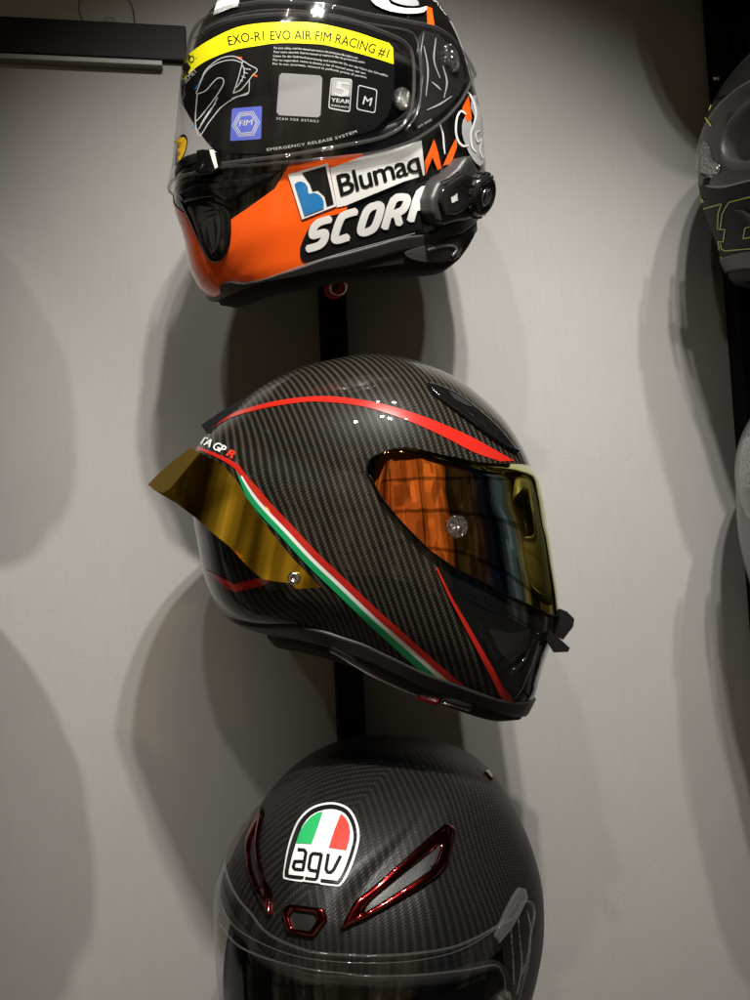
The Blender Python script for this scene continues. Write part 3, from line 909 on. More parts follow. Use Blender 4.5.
def spot(name, loc, target, power, radius=.021, cone=62, blend=.7, color=(1, .958, .893)):
    ld = bpy.data.lights.new(name, 'SPOT'); ld.energy = power; ld.shadow_soft_size = radius
    ld.spot_size = math.radians(cone); ld.spot_blend = blend; ld.color = color
    o = bpy.data.objects.new(name, ld); COL.objects.link(o); o.location = loc
    o.rotation_euler = (Vector(target)-Vector(loc)).to_track_quat('-Z', 'Y').to_euler()
    return o
LX = XM
T0 = (XM+.08, 0, 1.40)
spot('ceiling_spot', (XM+.10, -1.32, 2.72), (XM+.10, 0, 1.48), 106, cone=53, blend=1)
spot('ceiling_spot', (XM+.01, -1.28, 2.74), (XM+.08, 0, 1.48), 92, cone=53, blend=1)
spot('ceiling_spot', (XM-.40, -1.32, 2.72), (XM+.04, 0, 1.52), 34, cone=48, blend=1)
spot('ceiling_spot', (-.90, -1.32, 2.72), (XM-.66, 0, 1.42), 125, cone=36, blend=1)
spot('ceiling_spot', (XM+.36, -1.30, 2.72), (XM+.50, 0, 1.44), 74, cone=39, blend=1)
spot('ceiling_spot', (XM+.02, -.86, 2.78), (XM+.04, -.2, 1.50), 5, cone=50, blend=1, radius=.02)
spot('ceiling_spot', (XM+.20, -.86, 2.78), (XM+.10, -.2, 1.50), 5, cone=50, blend=1, radius=.02)

SC.view_settings.view_transform = 'Standard'; SC.view_settings.look = 'None'
SC.view_settings.exposure = 0; SC.view_settings.gamma = 1
SC.cycles.max_bounces = 10; SC.cycles.transparent_max_bounces = 24
SC.cycles.sample_clamp_indirect = 6
SC.cycles.caustics_reflective = False; SC.cycles.caustics_refractive = False
try:
    SC.cycles.use_denoising = True
except Exception: pass
GRP = 'helmets hung on the wall rails'
def thing(hm, label, name='racing_helmet'):
    return empty(name, hm.c-hm.B[:, 2]*.14, label, 'helmet', GRP)
def label(o, t): o['label'] = t; return o
def view_plate(hm, name, pts, toward, th, mat, parent, smooth=False, bev=0.0):
    """solid plate standing edge to edge with the helmet: outline at a given distance toward the viewer's side, real thickness"""
    o = catmull(pts, True, 5) if smooth else pts
    r_, dn, u_ = hm.view
    def pt(p, tw):
        d = ray(*p); pl = hm.c-dn*tw; t = np.dot(pl-CAM, dn)/np.dot(d, dn); return CAM+d*t
    n = len(o); V = [pt(p, toward) for p in o]+[q+dn*th for q in [pt(p, toward) for p in o]]
    v2, f2, loops = tri_region([list(o)], 999, False)
    fs = [tuple(f) for f in f2]; fs = [tuple(loops[0].index(i) for i in f) for f in fs]
    fs += [tuple(i+n for i in f)[::-1] for f in fs] + [(i, i+n, (i+1) % n+n, (i+1) % n) for i in range(n)]
    return mkobj(name, V, fs, mat, parent, False)

# ================================================================== middle helmet: gloss carbon, mirror visor, gold spoiler
SIL_M = [(192, 449), (206, 433), (230, 411), (258, 388), (278, 376), (302, 366), (338, 357), (374, 353), (400, 356), (430, 364), (457, 377), (483, 397), (503, 417), (517, 436), (526, 453),
         (532, 467), (538, 500), (543.5, 530), (551.5, 575), (557.5, 606), (556, 630), (549, 660), (538, 688), (529, 719), (519, 722), (497, 715), (470, 707), (443, 697), (417, 685.5), (390, 672), (376, 664), (348, 652), (320, 644), (292, 639), (264, 635), (240, 627), (226, 618), (215, 606), (208, 589), (200, 560), (195, 535), (191, 512), (188, 480)]
LOW_M = [(-.132, .180, -.095, .100, 1.7), (-.105, .189, -.138, .114, 1.7), (-.078, .192, -.156, .126, 1.75), (-.05, .193, -.170, .133, 1.8), (-.02, .187, -.185, .138, 1.85), (.02, .171, -.195, .140, 1.95), (.05, .156, -.190, .137, 2.0)]
HM = Helmet(378, 535, .22, 90, 0, 14, SIL_M, low=LOW_M, H=.124, nh=16)
tm = thing(HM, 'glossy carbon helmet with fiery mirror visor and gold rear spoiler, seen from its side')
sh = shell_obj(HM, 'carbon_gloss', tm, 'side')
underside(HM, tm)
bt = mkobj('base_trim', *ring_vf(HM, 0, lambda a: .042+.012*max(0, -math.cos(a)), .0022), 'rubber', tm)
# fiery visor
vis, edge, avm = visor_obj(HM, 'visor', [(379, 449), (386, 447), (395, 446), (407, 447), (440, 455), (480, 463), (510, 464.5), (526, 465)],
    [(369, 484), (380, 499), (407, 528), (427, 548), (453, 567), (483, 582), (502, 593), (530, 606), (550, 616)],
    abs(HM.av(*HM.param(366, 470))[0]), .0052, 'fire_mirror', tm, bevel=.0030, tail=26)
edge_tube('seal', [HM.surf(0, 0)[0]*0+e for e in edge], .0011, 'gloss_black', vis)
p, n = HM.hit(457, 527, .0065)
pv = mkobj('pivot_cover', *lathe_vf(p, n, [(.0096, -.002), (.0096, .0012), (.0086, .0024), (.006, .003), (.0056, .0022), (.003, .0022), (.0026, .0032), (.001, .0034)], 32), 'visor_glint', vis)
p, n = HM.hit(459, 529, .0088)
mkobj('screw', *lathe_vf(p, n, [(.0028, -.001), (.0028, .0012), (.001, .0016)], 16), 'steel', pv)
# upper vent blade and rear fin
slab(HM, 'crown_vent', [(428, 381), (444, 385), (462, 394), (480, 408), (498, 424), (514, 443), (521, 452), (508, 446), (490, 434), (468, 417), (448, 402), (434, 391)], .0045, .007, 'gloss_vent_black', tm, bev=2.2, smooth=True)
label(patch(HM, 'crown_vent_inlay', [(449, 391), (460, 396), (474, 407), (466, 405), (455, 399)], .0052, 'smoke_plastic', tm, th=.001, step=3), 'clear sliver in the crown vent')
view_plate(HM, 'rear_fin', [(201, 425), (207, 434), (226, 420), (246, 407), (268, 396), (284, 384), (279, 381), (262, 387), (243, 398.5), (222, 411)], .035, .07, 'rail_black', tm)
# red sweep over the crown
up = [(211, 427), (232, 414), (258, 405.5), (280, 400.5), (308, 397), (330, 396.5), (350, 398.5), (373, 402), (407, 411), (440, 423), (473, 438), (500, 453), (514, 461)]
lo = [(500, 461.5), (473, 452), (440, 435), (407, 420.5), (373, 409), (350, 404.5), (330, 402.5), (308, 402), (280, 405.5), (258, 410), (232, 417.5), (212, 428.5)]
label(patch(HM, 'stripe', catmull(up, False, 4)+catmull(lo, False, 4), .0005, 'red_paint', tm, step=4), 'red stripe sweeping over the crown')
# tricolour band
ctr = catmull([(237, 468), (250, 490), (264, 508), (285, 530), (311, 558), (341, 586.5), (373, 617), (390, 632), (417, 656), (443, 679), (458, 691)], False, 4)
C_ = np.array(ctr)
T_ = np.gradient(C_, axis=0); T_ /= np.linalg.norm(T_, axis=1, keepdims=True); Nr = np.stack([T_[:, 1], -T_[:, 0]], 1)
tt_ = np.linspace(0, 1, len(C_))
def band(o0, o1):
    a = C_+Nr*np.interp(tt_, [0, .12, 1], [o0[0], o0[1], o0[2]])[:, None]; b_ = C_+Nr*np.interp(tt_, [0, .12, 1], [o1[0], o1[1], o1[2]])[:, None]
    return [tuple(x) for x in a]+[tuple(x) for x in b_[::-1]]
label(patch(HM, 'stripe', band((-.5, -1.6, -2.4), (.7, 1.6, 2.4)), .0005, 'white_paint', tm, step=4), 'white stripe of the tricolour band')
label(patch(HM, 'stripe', band((.7, 1.6, 2.4), (3.0, 8.5, 8.5)), .0006, 'red_paint', tm, step=4), 'red stripe of the tricolour band')
label(patch(HM, 'stripe', band((-1.6, -6.5, -9.5), (-.5, -1.6, -2.4)), .0006, 'green_paint', tm, step=4), 'green stripe of the tricolour band')
stroke(HM, 'pinstripe', [([(192, 446), (200, 449), (213, 454), (225, 459.5), (233, 464), (238, 468), (243, 475)], [2, 2.6, 3, 3.5, 4.5, 5, 6])], 3, .0007, 'red_paint', tm)
# red chevron low at the back
patch(HM, 'rear_chevron', [(204, 568.5), (235, 584), (258, 578), (273, 579.5), (262, 586), (236, 591.5), (228, 589)], .0006, 'red_paint', tm, step=4)
# lettering
text_on(HM, 'lettering', 'PISTA GP', [(189, 440.5), (196, 442.5), (207, 446.5), (218, 451.5), (224, 454.5)], 8.2, .0009, 'white_paint', tm, shear=.25, bold=.03, space=.9)
label(text_on(HM, 'lettering', 'R', [(226.5, 455.8), (233, 459)], 7.5, .0009, 'red_letter', tm, shear=.25, bold=.03), 'red letter R')
# chin: glossy insert, red line, vent ridges, winglets
patch(HM, 'chin_panel', [(439, 565), (455, 572), (470, 580), (502, 597), (534, 611), (553, 620), (551, 640), (541, 671), (530, 704), (519, 709), (512, 707), (500, 690), (489, 671), (469, 633), (450, 599)], .0008, 'gloss_vent_black', tm, th=.001, step=6)
stroke(HM, 'pinstripe', [([(436, 567), (442, 580), (451, 599), (470, 633), (481, 653), (491, 671), (500, 687), (508, 701), (514, 708)], [1.5, 2.2, 3, 4, 4.6, 5.2, 6.2, 8.5, 9])], 3, .0014, 'red_paint', tm)
slab(HM, 'chin_vent', [(476, 622), (482, 625), (488, 640), (499, 660), (511, 672), (525, 660), (535, 640), (538, 626), (541, 640), (534, 664), (524, 688), (516, 700), (504, 688), (490, 660)], .0022, .003, 'gloss_vent_black', tm, bev=1.6, step=3)
patch(HM, 'vent_slot', [(487, 628), (512, 632), (530, 628), (524, 650), (511, 664), (499, 652)], .0012, 'satin_black', tm, step=5)
stroke(HM, 'ridge', [([(498, 670), (506, 662), (517, 652), (526, 636)], [1, 2.4, 2.4, 1]), ([(530, 650), (536, 630), (540, 622)], [1, 2, 1]), ([(462, 588), (490, 602), (515, 612)], [.6, 1.8, .6])], 2, .0042, 'gloss_black', tm)
view_plate(HM, 'winglet', [(538, 621), (549, 629), (570, 648), (568, 652), (554, 652.5), (545, 638)], .050, .004, 'rail_black', tm)
view_plate(HM, 'visor_lip', [(552, 611), (560, 609), (567, 611.5), (574.5, 619), (573, 627), (563, 640), (555, 636), (551, 624)], .030, .06, 'rail_black', tm)
# neck roll edge and tag under the rim
tb = []
for (x, y) in catmull([(331, 649), (350, 660), (372, 673), (395, 684), (420, 694), (440, 700), (470, 708.5)], False, 5):
    q, nn = HM.hit(x, y-8, 0); d = ray(x, y); tq = np.dot(q-CAM, HM.view[1])/np.dot(d, HM.view[1]); tb.append(CAM+d*tq+HM.view[1]*.006)
mkobj('neck_roll', *tube_vf([t_+HM.B[:, 2]*.003 for t_ in tb], .0065, 10), 'satin_black', tm)
mkobj('piping', *tube_vf([t_-HM.B[:, 2]*.0020-HM.view[1]*.003 for t_ in tb], .0014, 8), 'steel', tm)
tg = mkobj('tag', *box_vf(np.array(tb[-9])-HM.view[1]*.008, cr*.0092-cu*.003, HM.view[1]*.0008, cu*.005+cr*.001), 'tag_red', tm)
bmw = text_mesh('RACING')
vs = [v.co.copy() for v in bmw.verts]; fs = [[v.index for v in f.verts] for f in bmw.faces]; bmw.free()
w_ = max(v.x for v in vs); c0 = np.array(tb[-9])-HM.view[1]*.0092
ex = (cr*.0092-cu*.003); ey = cu*.0032
mkobj('lettering', [c0+ex*((v.x/w_-.5)*1.5)+ey*(v.y*1.6-.6) for v in vs], fs, 'film_grey', tg, False)
# gold spoiler: two mirrored blades joined behind the helmet
r_, dn, u_ = HM.view
def sp_pt(p, side=-1, inn=0.0):
    d = ray(*p); t = np.dot(HM.c-CAM, dn)/np.dot(d, dn); q = CAM+d*t-HM.c
    x = q @ HM.B[:, 0]; Y = .153*math.sqrt(max(.02, 1-(x/.256)**2))-inn
    # perspective: slide along the viewing ray to the blade's own depth
    t2 = np.dot(HM.c-dn*Y-CAM, dn)/np.dot(d, dn); w = CAM+d*t2
    if side > 0: w = w-2*np.dot(w-HM.c, HM.B[:, 1])*HM.B[:, 1]
    return w
sp = None
def blade(name, outline, mat, parent, inn=0.0, th=.0025, side=-1):
    v2, f2, loops = tri_region([densify(outline, 4)], 5)
    pos = [sp_pt((p.x, p.y), side, inn) for p in v2]
    k = len(pos); bk = [q+dn*(th if side < 0 else -th) for q in pos]
    V = pos+bk; lp = loops[0]; m_ = len(lp)
    fs = [tuple(f) for f in f2]+[tuple(i+k for i in f)[::-1] for f in f2]
    V = V+[pos[i] for i in lp]+[bk[i] for i in lp]; b0 = 2*k
    fs += [(b0+i, b0+m_+i, b0+m_+(i+1) % m_, b0+(i+1) % m_) for i in range(m_)]
    return mkobj(name, V, fs, mat, parent)
GO = [(148, 484.5), (158, 474), (173, 461), (190, 448), (207, 456), (224, 466), (236, 480), (252, 506), (272, 533), (292, 557.5), (321, 587.5), (296, 589), (290, 583), (276, 581.5), (262, 579), (247, 566), (230, 547), (209, 530), (196, 518), (176, 503), (153, 489.5)]
sp = blade('spoiler', GO, 'gold_mirror', tm)
blade('spoiler', GO, 'gold_mirror', tm, side=1)
label(blade('spoiler_lip', [(148.6, 484.4), (158, 474), (173, 461), (190, 448), (199, 453.5), (187, 468), (170, 489), (163, 493), (153, 488.5)], 'gold_satin', sp, inn=-.0012, th=.001), 'dull gold upper lip of the spoiler')
for nm, ed in (('spoiler_back', [(148, 484.5), (153, 489.5), (176, 503), (196, 518), (209, 530)]),):
    V, fs = [], []; rows = [densify(ed, 6, False)][0]; K = 10
    for p in rows:
        a, b_ = sp_pt(p, -1), sp_pt(p, 1)
        for k in range(K+1):
            t = k/K; V.append(a*(1-t)+b_*t-HM.B[:, 0]*(.010*4*t*(1-t)))
    for i in range(len(rows)-1):
        for k in range(K): fs.append((i*(K+1)+k, i*(K+1)+k+1, (i+1)*(K+1)+k+1, (i+1)*(K+1)+k))
    mkobj(nm, V, fs, 'gold_mirror', tm)
p = sp_pt((294, 578), -1, -.001)
mkobj('screw', *lathe_vf(p, -dn, [(.0052, -.002), (.0052, .002), (.0042, .0034), (.0022, .0036), (.002, .0026)], 24), 'steel', sp)

# ================================================================== upper helmet
SIL_B = [(218, 0), (206, 14), (199, 27), (193, 45), (188, 66), (185, 97), (182, 125), (178, 154), (174, 176), (171.5, 195), (174, 214), (184, 243), (191, 270), (195, 289), (198, 300), (208, 301), (239, 296), (268, 289), (304, 279), (340, 271), (380, 268), (425, 266), (445, 264), (460, 258), (467, 248), (474, 226), (483, 205), (488, 180),
         (487, 160), (484, 132), (480, 103), (474, 84), (472, 72), (464, 43), (450, 17), (433, -8), (405, -35), (365, -54), (325, -58), (285, -48), (248, -27)]
LOW_T = [(-.128, .174, -.128, .116, 1.5), (-.110, .176, -.138, .121, 1.52), (-.085, .176, -.150, .125, 1.6), (-.05, .173, -.160, .128, 1.75), (-.01, .168, -.170, .130, 2.0), (.025, .160, -.173, .130, 2.05)]
HT = Helmet(335, 125, .215, -42, -3, -11, SIL_B, low=LOW_T, nh=14)
tt = thing(HT, 'orange and black racing helmet with yellow banded printed visor and side intercom')
VT_UP = [(232, 11), (268, 6), (304, 7), (340, 12), (366, 18), (395, 22), (421, 25), (433, 28), (445, 34), (457, 48), (467, 64)]
VT_LO = [(232, 167), (268, 164), (304, 160.5), (340, 157), (373, 153), (409, 142), (421, 135), (443, 121), (458, 106), (469, 86)]
amt = abs(HT.av(*HT.param(470, 75))[0])
vt, edge, avt = visor_obj(HT, 'visor', VT_UP, VT_LO, amt, .0062, 'clear_visor', tt, sign=1, tail=8)
am_port = abs(HT.av(*HT.param(412, 80))[0])+.10
port = eyeport(HT, avt[0], avt[1], am_port, .075, .05)
shell_obj(HT, 'gloss_black', tt, port=port)
inner_shell(HT, port, tt); gasket(HT, port, tt)
underside(HT, tt)
edge_tube('visor_edge', edge, .0015, 'clear_edge', vt)
def vcurve(hm, pts, sign=1):
    q = sorted((hm.av(*hm.param(x, y))[0]*sign, hm.av(*hm.param(x, y))[1]) for x, y in pts)
    q = [t for t in q if t[0] > .02]
    return lambda a: float(np.interp(abs(a), [t[0] for t in q], [t[1] for t in q]))
rim_hi = vcurve(HT, [(215, 281.5), (230, 280), (244, 283), (258, 281), (270, 277.5), (302, 266), (340, 254), (380, 243), (410, 235), (440, 227), (458, 222), (466, 219)])
rim_lo = vcurve(HT, [(212, 300), (239, 295), (268, 288.5), (304, 278), (340, 267.5), (380, 256.5), (410, 248.5), (440, 240), (458, 234), (466, 229)])
mkobj('base_trim', *ring_vf(HT, rim_lo, rim_hi, .0034), 'rubber', tt)
mkobj('neck_padding', *ring_vf(HT, -.0, rim_lo, .0020), 'fabric_black', tt)
stroke(HT, 'trim_highlight', [(catmull([(232, 279.5), (244, 282.5), (258, 280.5), (270, 277), (302, 265.5), (340, 253.5), (380, 242.5), (415, 233)], False, 4), .8)], .8, .0036, 'grey_paint', tt)  # highlight along the trim's upper edge, painted as a thin grey line
# printed protective film on the visor
film = patch(HT, 'printed_film', catmull([(175, 86), (182, 64), (196, 49), (220, 35), (244, 26), (280, 22.5), (316, 23.5), (354, 32), (378, 40), (390, 44)], False, 4)+[(394, 50), (394.5, 66), (394, 96), (388, 116), (374, 130), (340, 140), (304, 148), (267, 154), (234, 153), (212, 148), (205, 140), (190, 118), (180, 100)], .0066, 'film_black', vt, th=.0003, step=4)
patch(HT, 'yellow_band', catmull([(176, 84), (182, 63), (196, 48.5), (220, 34.5), (244, 25.5), (280, 22), (316, 23), (354, 31.5), (378, 39.5), (389, 43)], False, 4)+[(393, 48), (393.6, 64)]+catmull([(393, 64), (378, 59), (354, 52), (330, 46), (316, 44), (280, 43), (256, 46), (232, 50.5), (208, 60), (192, 71), (180, 86)], False, 4), .00674, 'yellow_print', film, th=.0001)
text_on(HT, 'lettering', 'EXO-R1 EVO AIR FIM RACING #1', [(229, 45.5), (245, 42), (262, 40.3), (280, 39.6), (300, 39.4), (314, 40), (332, 42), (354, 47.5), (372, 53), (387, 58)], 9.4, .00684, 'black_print', film, bold=.010)
text_on(HT, 'lettering', 'SCORPION-EXO.', [(150, 118), (160, 101), (169, 89), (177, 78.5), (187, 67.5), (197, 58)][2:], 6.5, .00684, 'black_print', film, shear=.25, bold=.006) if False else None
text_on(HT, 'lettering', 'N-EXO.', [(178, 80), (187, 67.5), (197, 58)], 6.2, .00684, 'black_print', film, shear=.2, bold=.006)
text_on(HT, 'lettering', 'HELMET', [(184, 86), (190, 78.5), (197.5, 71.5)], 4.4, .00684, 'film_white', film, bold=.004)
for txt, base in (('For your safety, read the manual and remove the protective film before use.', [(274, 48.8), (300, 49.5), (330, 53), (358, 59)]),
                  ('Pour votre s\u00e9curit\u00e9, lisez le manuel et retirez le film de protection avant.', [(273.7, 52.8), (300, 53.5), (332, 57), (365, 63.5)]),
                  ('Lesen Sie die Gebrauchsanweisung und entfernen Sie vor der Fahrt den Schutzfilm.', [(273.3, 56.8), (300, 57.8), (340, 63.5), (388, 77)]),
                  ('Por su seguridad, retire la l\u00e1mina y lea el manual antes del uso.', [(273, 60.7), (300, 62), (332, 66.5), (366, 74.5)]),
                  ('Per la tua sicurezza, rimuovi la pellicola prima di partire.', [(272.6, 64.6), (300, 66), (332, 70.5), (367, 78.5)])):
    text_on(HT, 'small_print', txt, base, 2.1, .00684, 'film_white', film, bold=.012)
patch(HT, 'blank_label', [(282, 73), (320, 75.5), (322.3, 78), (320.6, 115), (318, 117.4), (279, 115.2), (276.6, 112), (279.3, 75.5)], .00676, 'label_grey', film, th=.0001)
text_on(HT, 'lettering', 'SCAN FOR DETAILS', [(276.5, 119.6), (297, 121), (318.5, 122.3)], 2.4, .00684, 'film_white', film, bold=.01, space=1.4)
def frame(hm, name, pts, w, off, mat, parent):
    c = np.mean(pts, 0); P = np.array(pts, float); ins = []
    for p in P:
        v = c-p; ins.append(tuple(p+v/np.linalg.norm(v)*w*1.35))
    return patch(hm, name, list(pts), off, mat, parent, holes=[ins], step=4)
def rounded(q, r=3, k=4):
    out = []; n = len(q)
    for i in range(n):
        p = np.array(q[i], float); a = np.array(q[i-1], float)-p; b_ = np.array(q[(i+1) % n], float)-p
        a = p+a/np.linalg.norm(a)*r; b_ = p+b_/np.linalg.norm(b_)*r
        for j in range(k+1):
            t = j/k; out.append(tuple((1-t)**2*a+2*t*(1-t)*p+t*t*b_))
    return out
b5 = rounded([(331, 77.5), (352.3, 79), (350, 112.5), (328.2, 108.5)], 3)
frame(HT, 'warranty_badge', b5, 1.0, .00684, 'film_white', film)
patch(HT, 'badge_field', rounded([(332.2, 79), (351, 80.4), (349.6, 97), (331, 95.5)], 2), .00676, 'film_grey', film, step=4)
text_on(HT, 'numeral', '5', [(334.5, 95.3), (347.5, 97)], 14.5, .00688, 'film_white', film, bold=.03)
text_on(HT, 'lettering', 'YEAR', [(331, 101.6), (349.6, 103.8)], 4.0, .00684, 'film_white', film, bold=.02)
text_on(HT, 'lettering', 'WARRANTY', [(330.6, 106), (348.8, 108.6)], 2.0, .00684, 'film_white', film, bold=.01)
bM = rounded([(358.2, 84.5), (377.5, 89.5), (375.2, 113.5), (356.3, 109.5)], 3)
frame(HT, 'size_badge', bM, .8, .00684, 'film_white', film)
text_on(HT, 'lettering', 'M', [(362.5, 104), (370.5, 106)], 8.5, .00684, 'film_white', film, bold=.006)
hol = patch(HT, 'hologram_sticker', rounded([(232, 108.5), (262, 106), (261, 139), (230, 141)], 2), .00676, 'holo_blue', film, th=.0001)
hexo = [(239, 113), (253, 111.5), (259.5, 122), (254, 135), (239, 136.5), (232.5, 125.5)]
hc = np.mean(hexo, 0)
for k in (1, .86, .74):
    stroke(HT, 'hologram_ring', [[tuple(hc+(np.array(p)-hc)*k) for p in hexo+hexo[:1]]], .7, .00684, 'film_white', hol)
text_on(HT, 'lettering', 'FIM', [(239, 126.5), (253.5, 124.5)], 5.6, .00688, 'film_white', hol, shear=.25, bold=.008)
text_on(HT, 'lettering', 'EMERGENCY RELEASE SYSTEM', [(267, 151), (285, 148.6), (304, 145.6), (322, 142.4), (340, 138.4), (357, 132.5)], 2.7, .00684, 'film_white', film, bold=.006, space=1.1)
Z = lambda pts: [(160+x/4.167, y/4.167) for x, y in pts]
stroke(HT, 'helmet_drawing', [Z(catmull(q, False, 3)) for q in ([(150, 390), (168, 345), (185, 300), (215, 268), (255, 242), (305, 234), (340, 250), (375, 272), (405, 290), (385, 315), (360, 348), (335, 375), (305, 388)],
    [(165, 345), (190, 300), (222, 272), (262, 255), (305, 250), (342, 262)], [(345, 255), (325, 330), (305, 388)],
    [(372, 330), (372, 360), (365, 392), (325, 402), (285, 424), (250, 452), (222, 486), (200, 515), (165, 566), (150, 530), (148, 480), (155, 392)],
    [(300, 410), (345, 395), (368, 385)], [(155, 392), (190, 378), (215, 350), (240, 326), (262, 328), (264, 350), (240, 392), (205, 440), (170, 485), (150, 505)],
    [(160, 540), (185, 500), (215, 455), (240, 405)], [(170, 520), (200, 470), (232, 430)], [(345, 272), (352, 300), (340, 335), (318, 365)],
    [(350, 285), (378, 290)], [(347, 300), (366, 306)], [(340, 318), (356, 324)], [(334, 334), (345, 338)])], .95, .00684, 'film_white', film)
for q in ([(146, 372), (180, 325)], [(134, 535), (145, 522)]): stroke(HT, 'blue_mark', [Z(q)], 1.2, .00684, 'blue_print', film)
for q in ([(322, 238), (342, 242)], [(385, 310), (405, 318)]): stroke(HT, 'orange_mark', [Z(q)], 1.6, .00684, 'orange_paint', film)
ov = [(179+8.2*math.cos(t)*.92-3.5*math.sin(t), 150+15.6*math.sin(t)-2*math.cos(t)) for t in np.linspace(0, 2*PI, 28, endpoint=False)]
so = patch(HT, 'sticker_ring', ov, .0068, 'black_print', vt, th=.0002, step=4)
patch(HT, 'amber_sticker', [(179.3+(x-179)*.82, 150+(y-150)*.82) for x, y in ov],   .0075, 'amber_sticker', vt, th=.0001, step=4)
# visor pivot, tear-off post, centre latch
p, n = HT.hit(402, 99, .00676)
pv = mkobj('tear_off_post', *lathe_vf(p, n, [(.0092, -.001), (.0092, .002), (.0078, .0036), (.0045, .004), (.004, .003), (.0015, .003)], 28), 'visor_glint', vt)
slab(HT, 'latch', [(196, 150), (202, 149), (215, 150), (218, 170), (213, 173), (197, 175), (194, 171)], .010, .008, 'gloss_vent_black', tt, bev=1.5, step=3)
patch(HT, 'latch_highlight', [(209, 149.5), (213.5, 149.5), (217.5, 167), (215, 169), (212, 160)], .0108, 'white_paint', tt, th=.0006, step=3)  # white strip painted on the latch as its highlight
# side plate of the visor with its mechanism
mech = slab(HT, 'pivot_plate', [(424, 30), (440, 34), (453, 48), (463, 66), (466, 80), (460, 94), (444, 112), (428, 124), (417, 131), (414, 120), (420, 100), (423, 76), (421, 50)], .0035, .004, 'satin_black', tt, bev=1.5, step=5)
p, n = HT.hit(452, 58, .0055)
mkobj('pivot_ring', *lathe_vf(p, n, [(.0125, -.003), (.0125, .001), (.0110, .0022), (.0085, .0022), (.008, .0005), (.0065, .0005), (.006, .002), (.002, .003)], 32), 'visor_glint', mech)
for q in ([(436, 38), (434, 60), (440, 78)], [(432, 82), (437, 86), (441, 90)], [(443, 66), (447, 82), (444, 98)], [(427, 110), (440, 104), (452, 96)], [(424, 46), (428, 70), (426, 96)]):
    stroke(HT, 'plate_rib', [(catmull(q, False, 4), [.8, 1.8, .8])], 1.6, .0042, 'grey_paint', mech)
text_on(HT, 'lettering', 'E9 050', [(419, 128), (432, 120.5)], 2.2, .0068, 'film_grey', vt)
bead(HT, 'visor_bead', catmull([(196, 39), (214, 26), (240, 18), (280, 14), (320, 15.5), (360, 24), (395, 37), (408, 46), (413, 58), (414, 80), (412, 106), (404, 124), (390, 134), (372, 140), (330, 148), (290, 155), (250, 160), (222, 164)], False, 4), .0016, .0068, 'clear_edge', vt)
bead(HT, 'visor_bead', catmull([(200, 30), (232, 16), (268, 10), (304, 11), (340, 16), (366, 23), (405, 30), (416, 38), (420, 60), (421, 90), (418, 112), (406, 130)], False, 4), .0009, .0066, 'clear_edge', vt)
# orange chin
OR = [(291, 162), (325, 157), (361, 153.3), (364, 156), (364, 176), (358, 196), (347, 206.5), (345, 214), (341, 232), (340, 250), (330, 270), (318, 277), (302, 276), (285, 280), (256, 288), (240, 291), (226, 290), (215, 291), (204, 294), (196.5, 294), (194, 285), (190, 268), (184, 243), (175.5, 217), (180, 221), (189, 228), (197, 246), (203, 258), (208, 267), (214, 269), (221, 266), (229, 258), (232, 246), (233, 232), (234.5, 219), (244, 211), (262, 198), (275, 188.5), (281, 178)]
label(patch(HT, 'paint_panel', OR, .0012, 'orange_paint', tt, step=5), 'glossy orange paint over the chin')
label(patch(HT, 'paint_panel', OR[:26], .0009, 'orange_paint', tt, step=6, mirror=True), 'glossy orange paint over the chin')
# black chin vent
slab(HT, 'chin_vent', catmull([(178, 200), (192, 203), (206, 200), (222, 205), (229, 214), (230, 232), (228, 248), (221, 260), (212, 263), (204, 255), (196, 240), (188, 222)], True, 3), .0030, .004, 'gloss_vent_black', tt, bev=2.2, step=3)
patch(HT, 'vent_opening', catmull([(196, 208), (208, 207), (218, 211), (221, 224), (219, 242), (213, 254), (207, 250), (200, 234)], True, 3), .0036, 'fabric_black', tt, step=4)
stroke(HT, 'vent_ridge', [(catmull(q, False, 4), w) for q, w in (([(199, 222), (203, 240), (209, 253), (214, 257), (219, 252)], [1, 2.6, 3, 2.6, 1]), ([(204, 212), (212, 210), (219, 210)], [1, 2.4, 1]), ([(206, 226), (209, 242), (212, 250)], [.8, 2, .8]), ([(214, 216), (216, 230), (215, 244)], [.8, 1.6, .8]))], 2, .0045, 'gloss_black', tt)
slab(HT, 'brow_ridge', [(176, 194), (190, 186), (215, 181), (250, 176), (282, 169), (270, 181), (250, 190), (234, 199), (225, 203), (212, 197), (196, 199), (183, 203)], .0045, .005, 'gloss_vent_black', tt, bev=2.4, step=4)
stroke(HT, 'brow_crease', [(catmull([(205, 190), (226, 186), (250, 183), (272, 175)], False, 4), [1, 3, 3, 1])], 2, .0049, 'gloss_black', tt)
# white name panel
patch(HT, 'name_panel', [(364, 156), (391, 149.5), (421.5, 140.3), (425, 175), (404, 181.5), (346, 205.5), (337, 207.5), (330, 168)], .0018, 'white_paint', tt, step=5)
text_on(HT, 'lettering', 'Blumaq', [(341, 195.8), (360, 189.5), (380, 183.2), (400, 177), (421.5, 170.5)], 21.5, .0024, 'black_print', tt, bold=.012, space=.92, up=(-.22, -.975))
lg = patch(HT, 'logo_panel', [(288, 174.5), (328, 163), (336.5, 206), (302, 219.5)], .0022, 'white_paint', tt, step=5)
patch(HT, 'logo_black', [(302, 172.8), (325.6, 166), (333.8, 203.8), (327, 206.2), (324.5, 196), (318, 190), (312.5, 191), (309.5, 183)], .0026, 'black_print', lg, step=4)
patch(HT, 'logo_blue', catmull([(294.5, 184), (299, 181.5), (304, 182.5), (307.5, 187), (308.8, 193.5), (314, 192.8), (319.5, 195), (323.5, 201), (323.8, 208.5)], False, 3)+[(304.5, 216)], .0026, 'blue_print', lg, step=4)
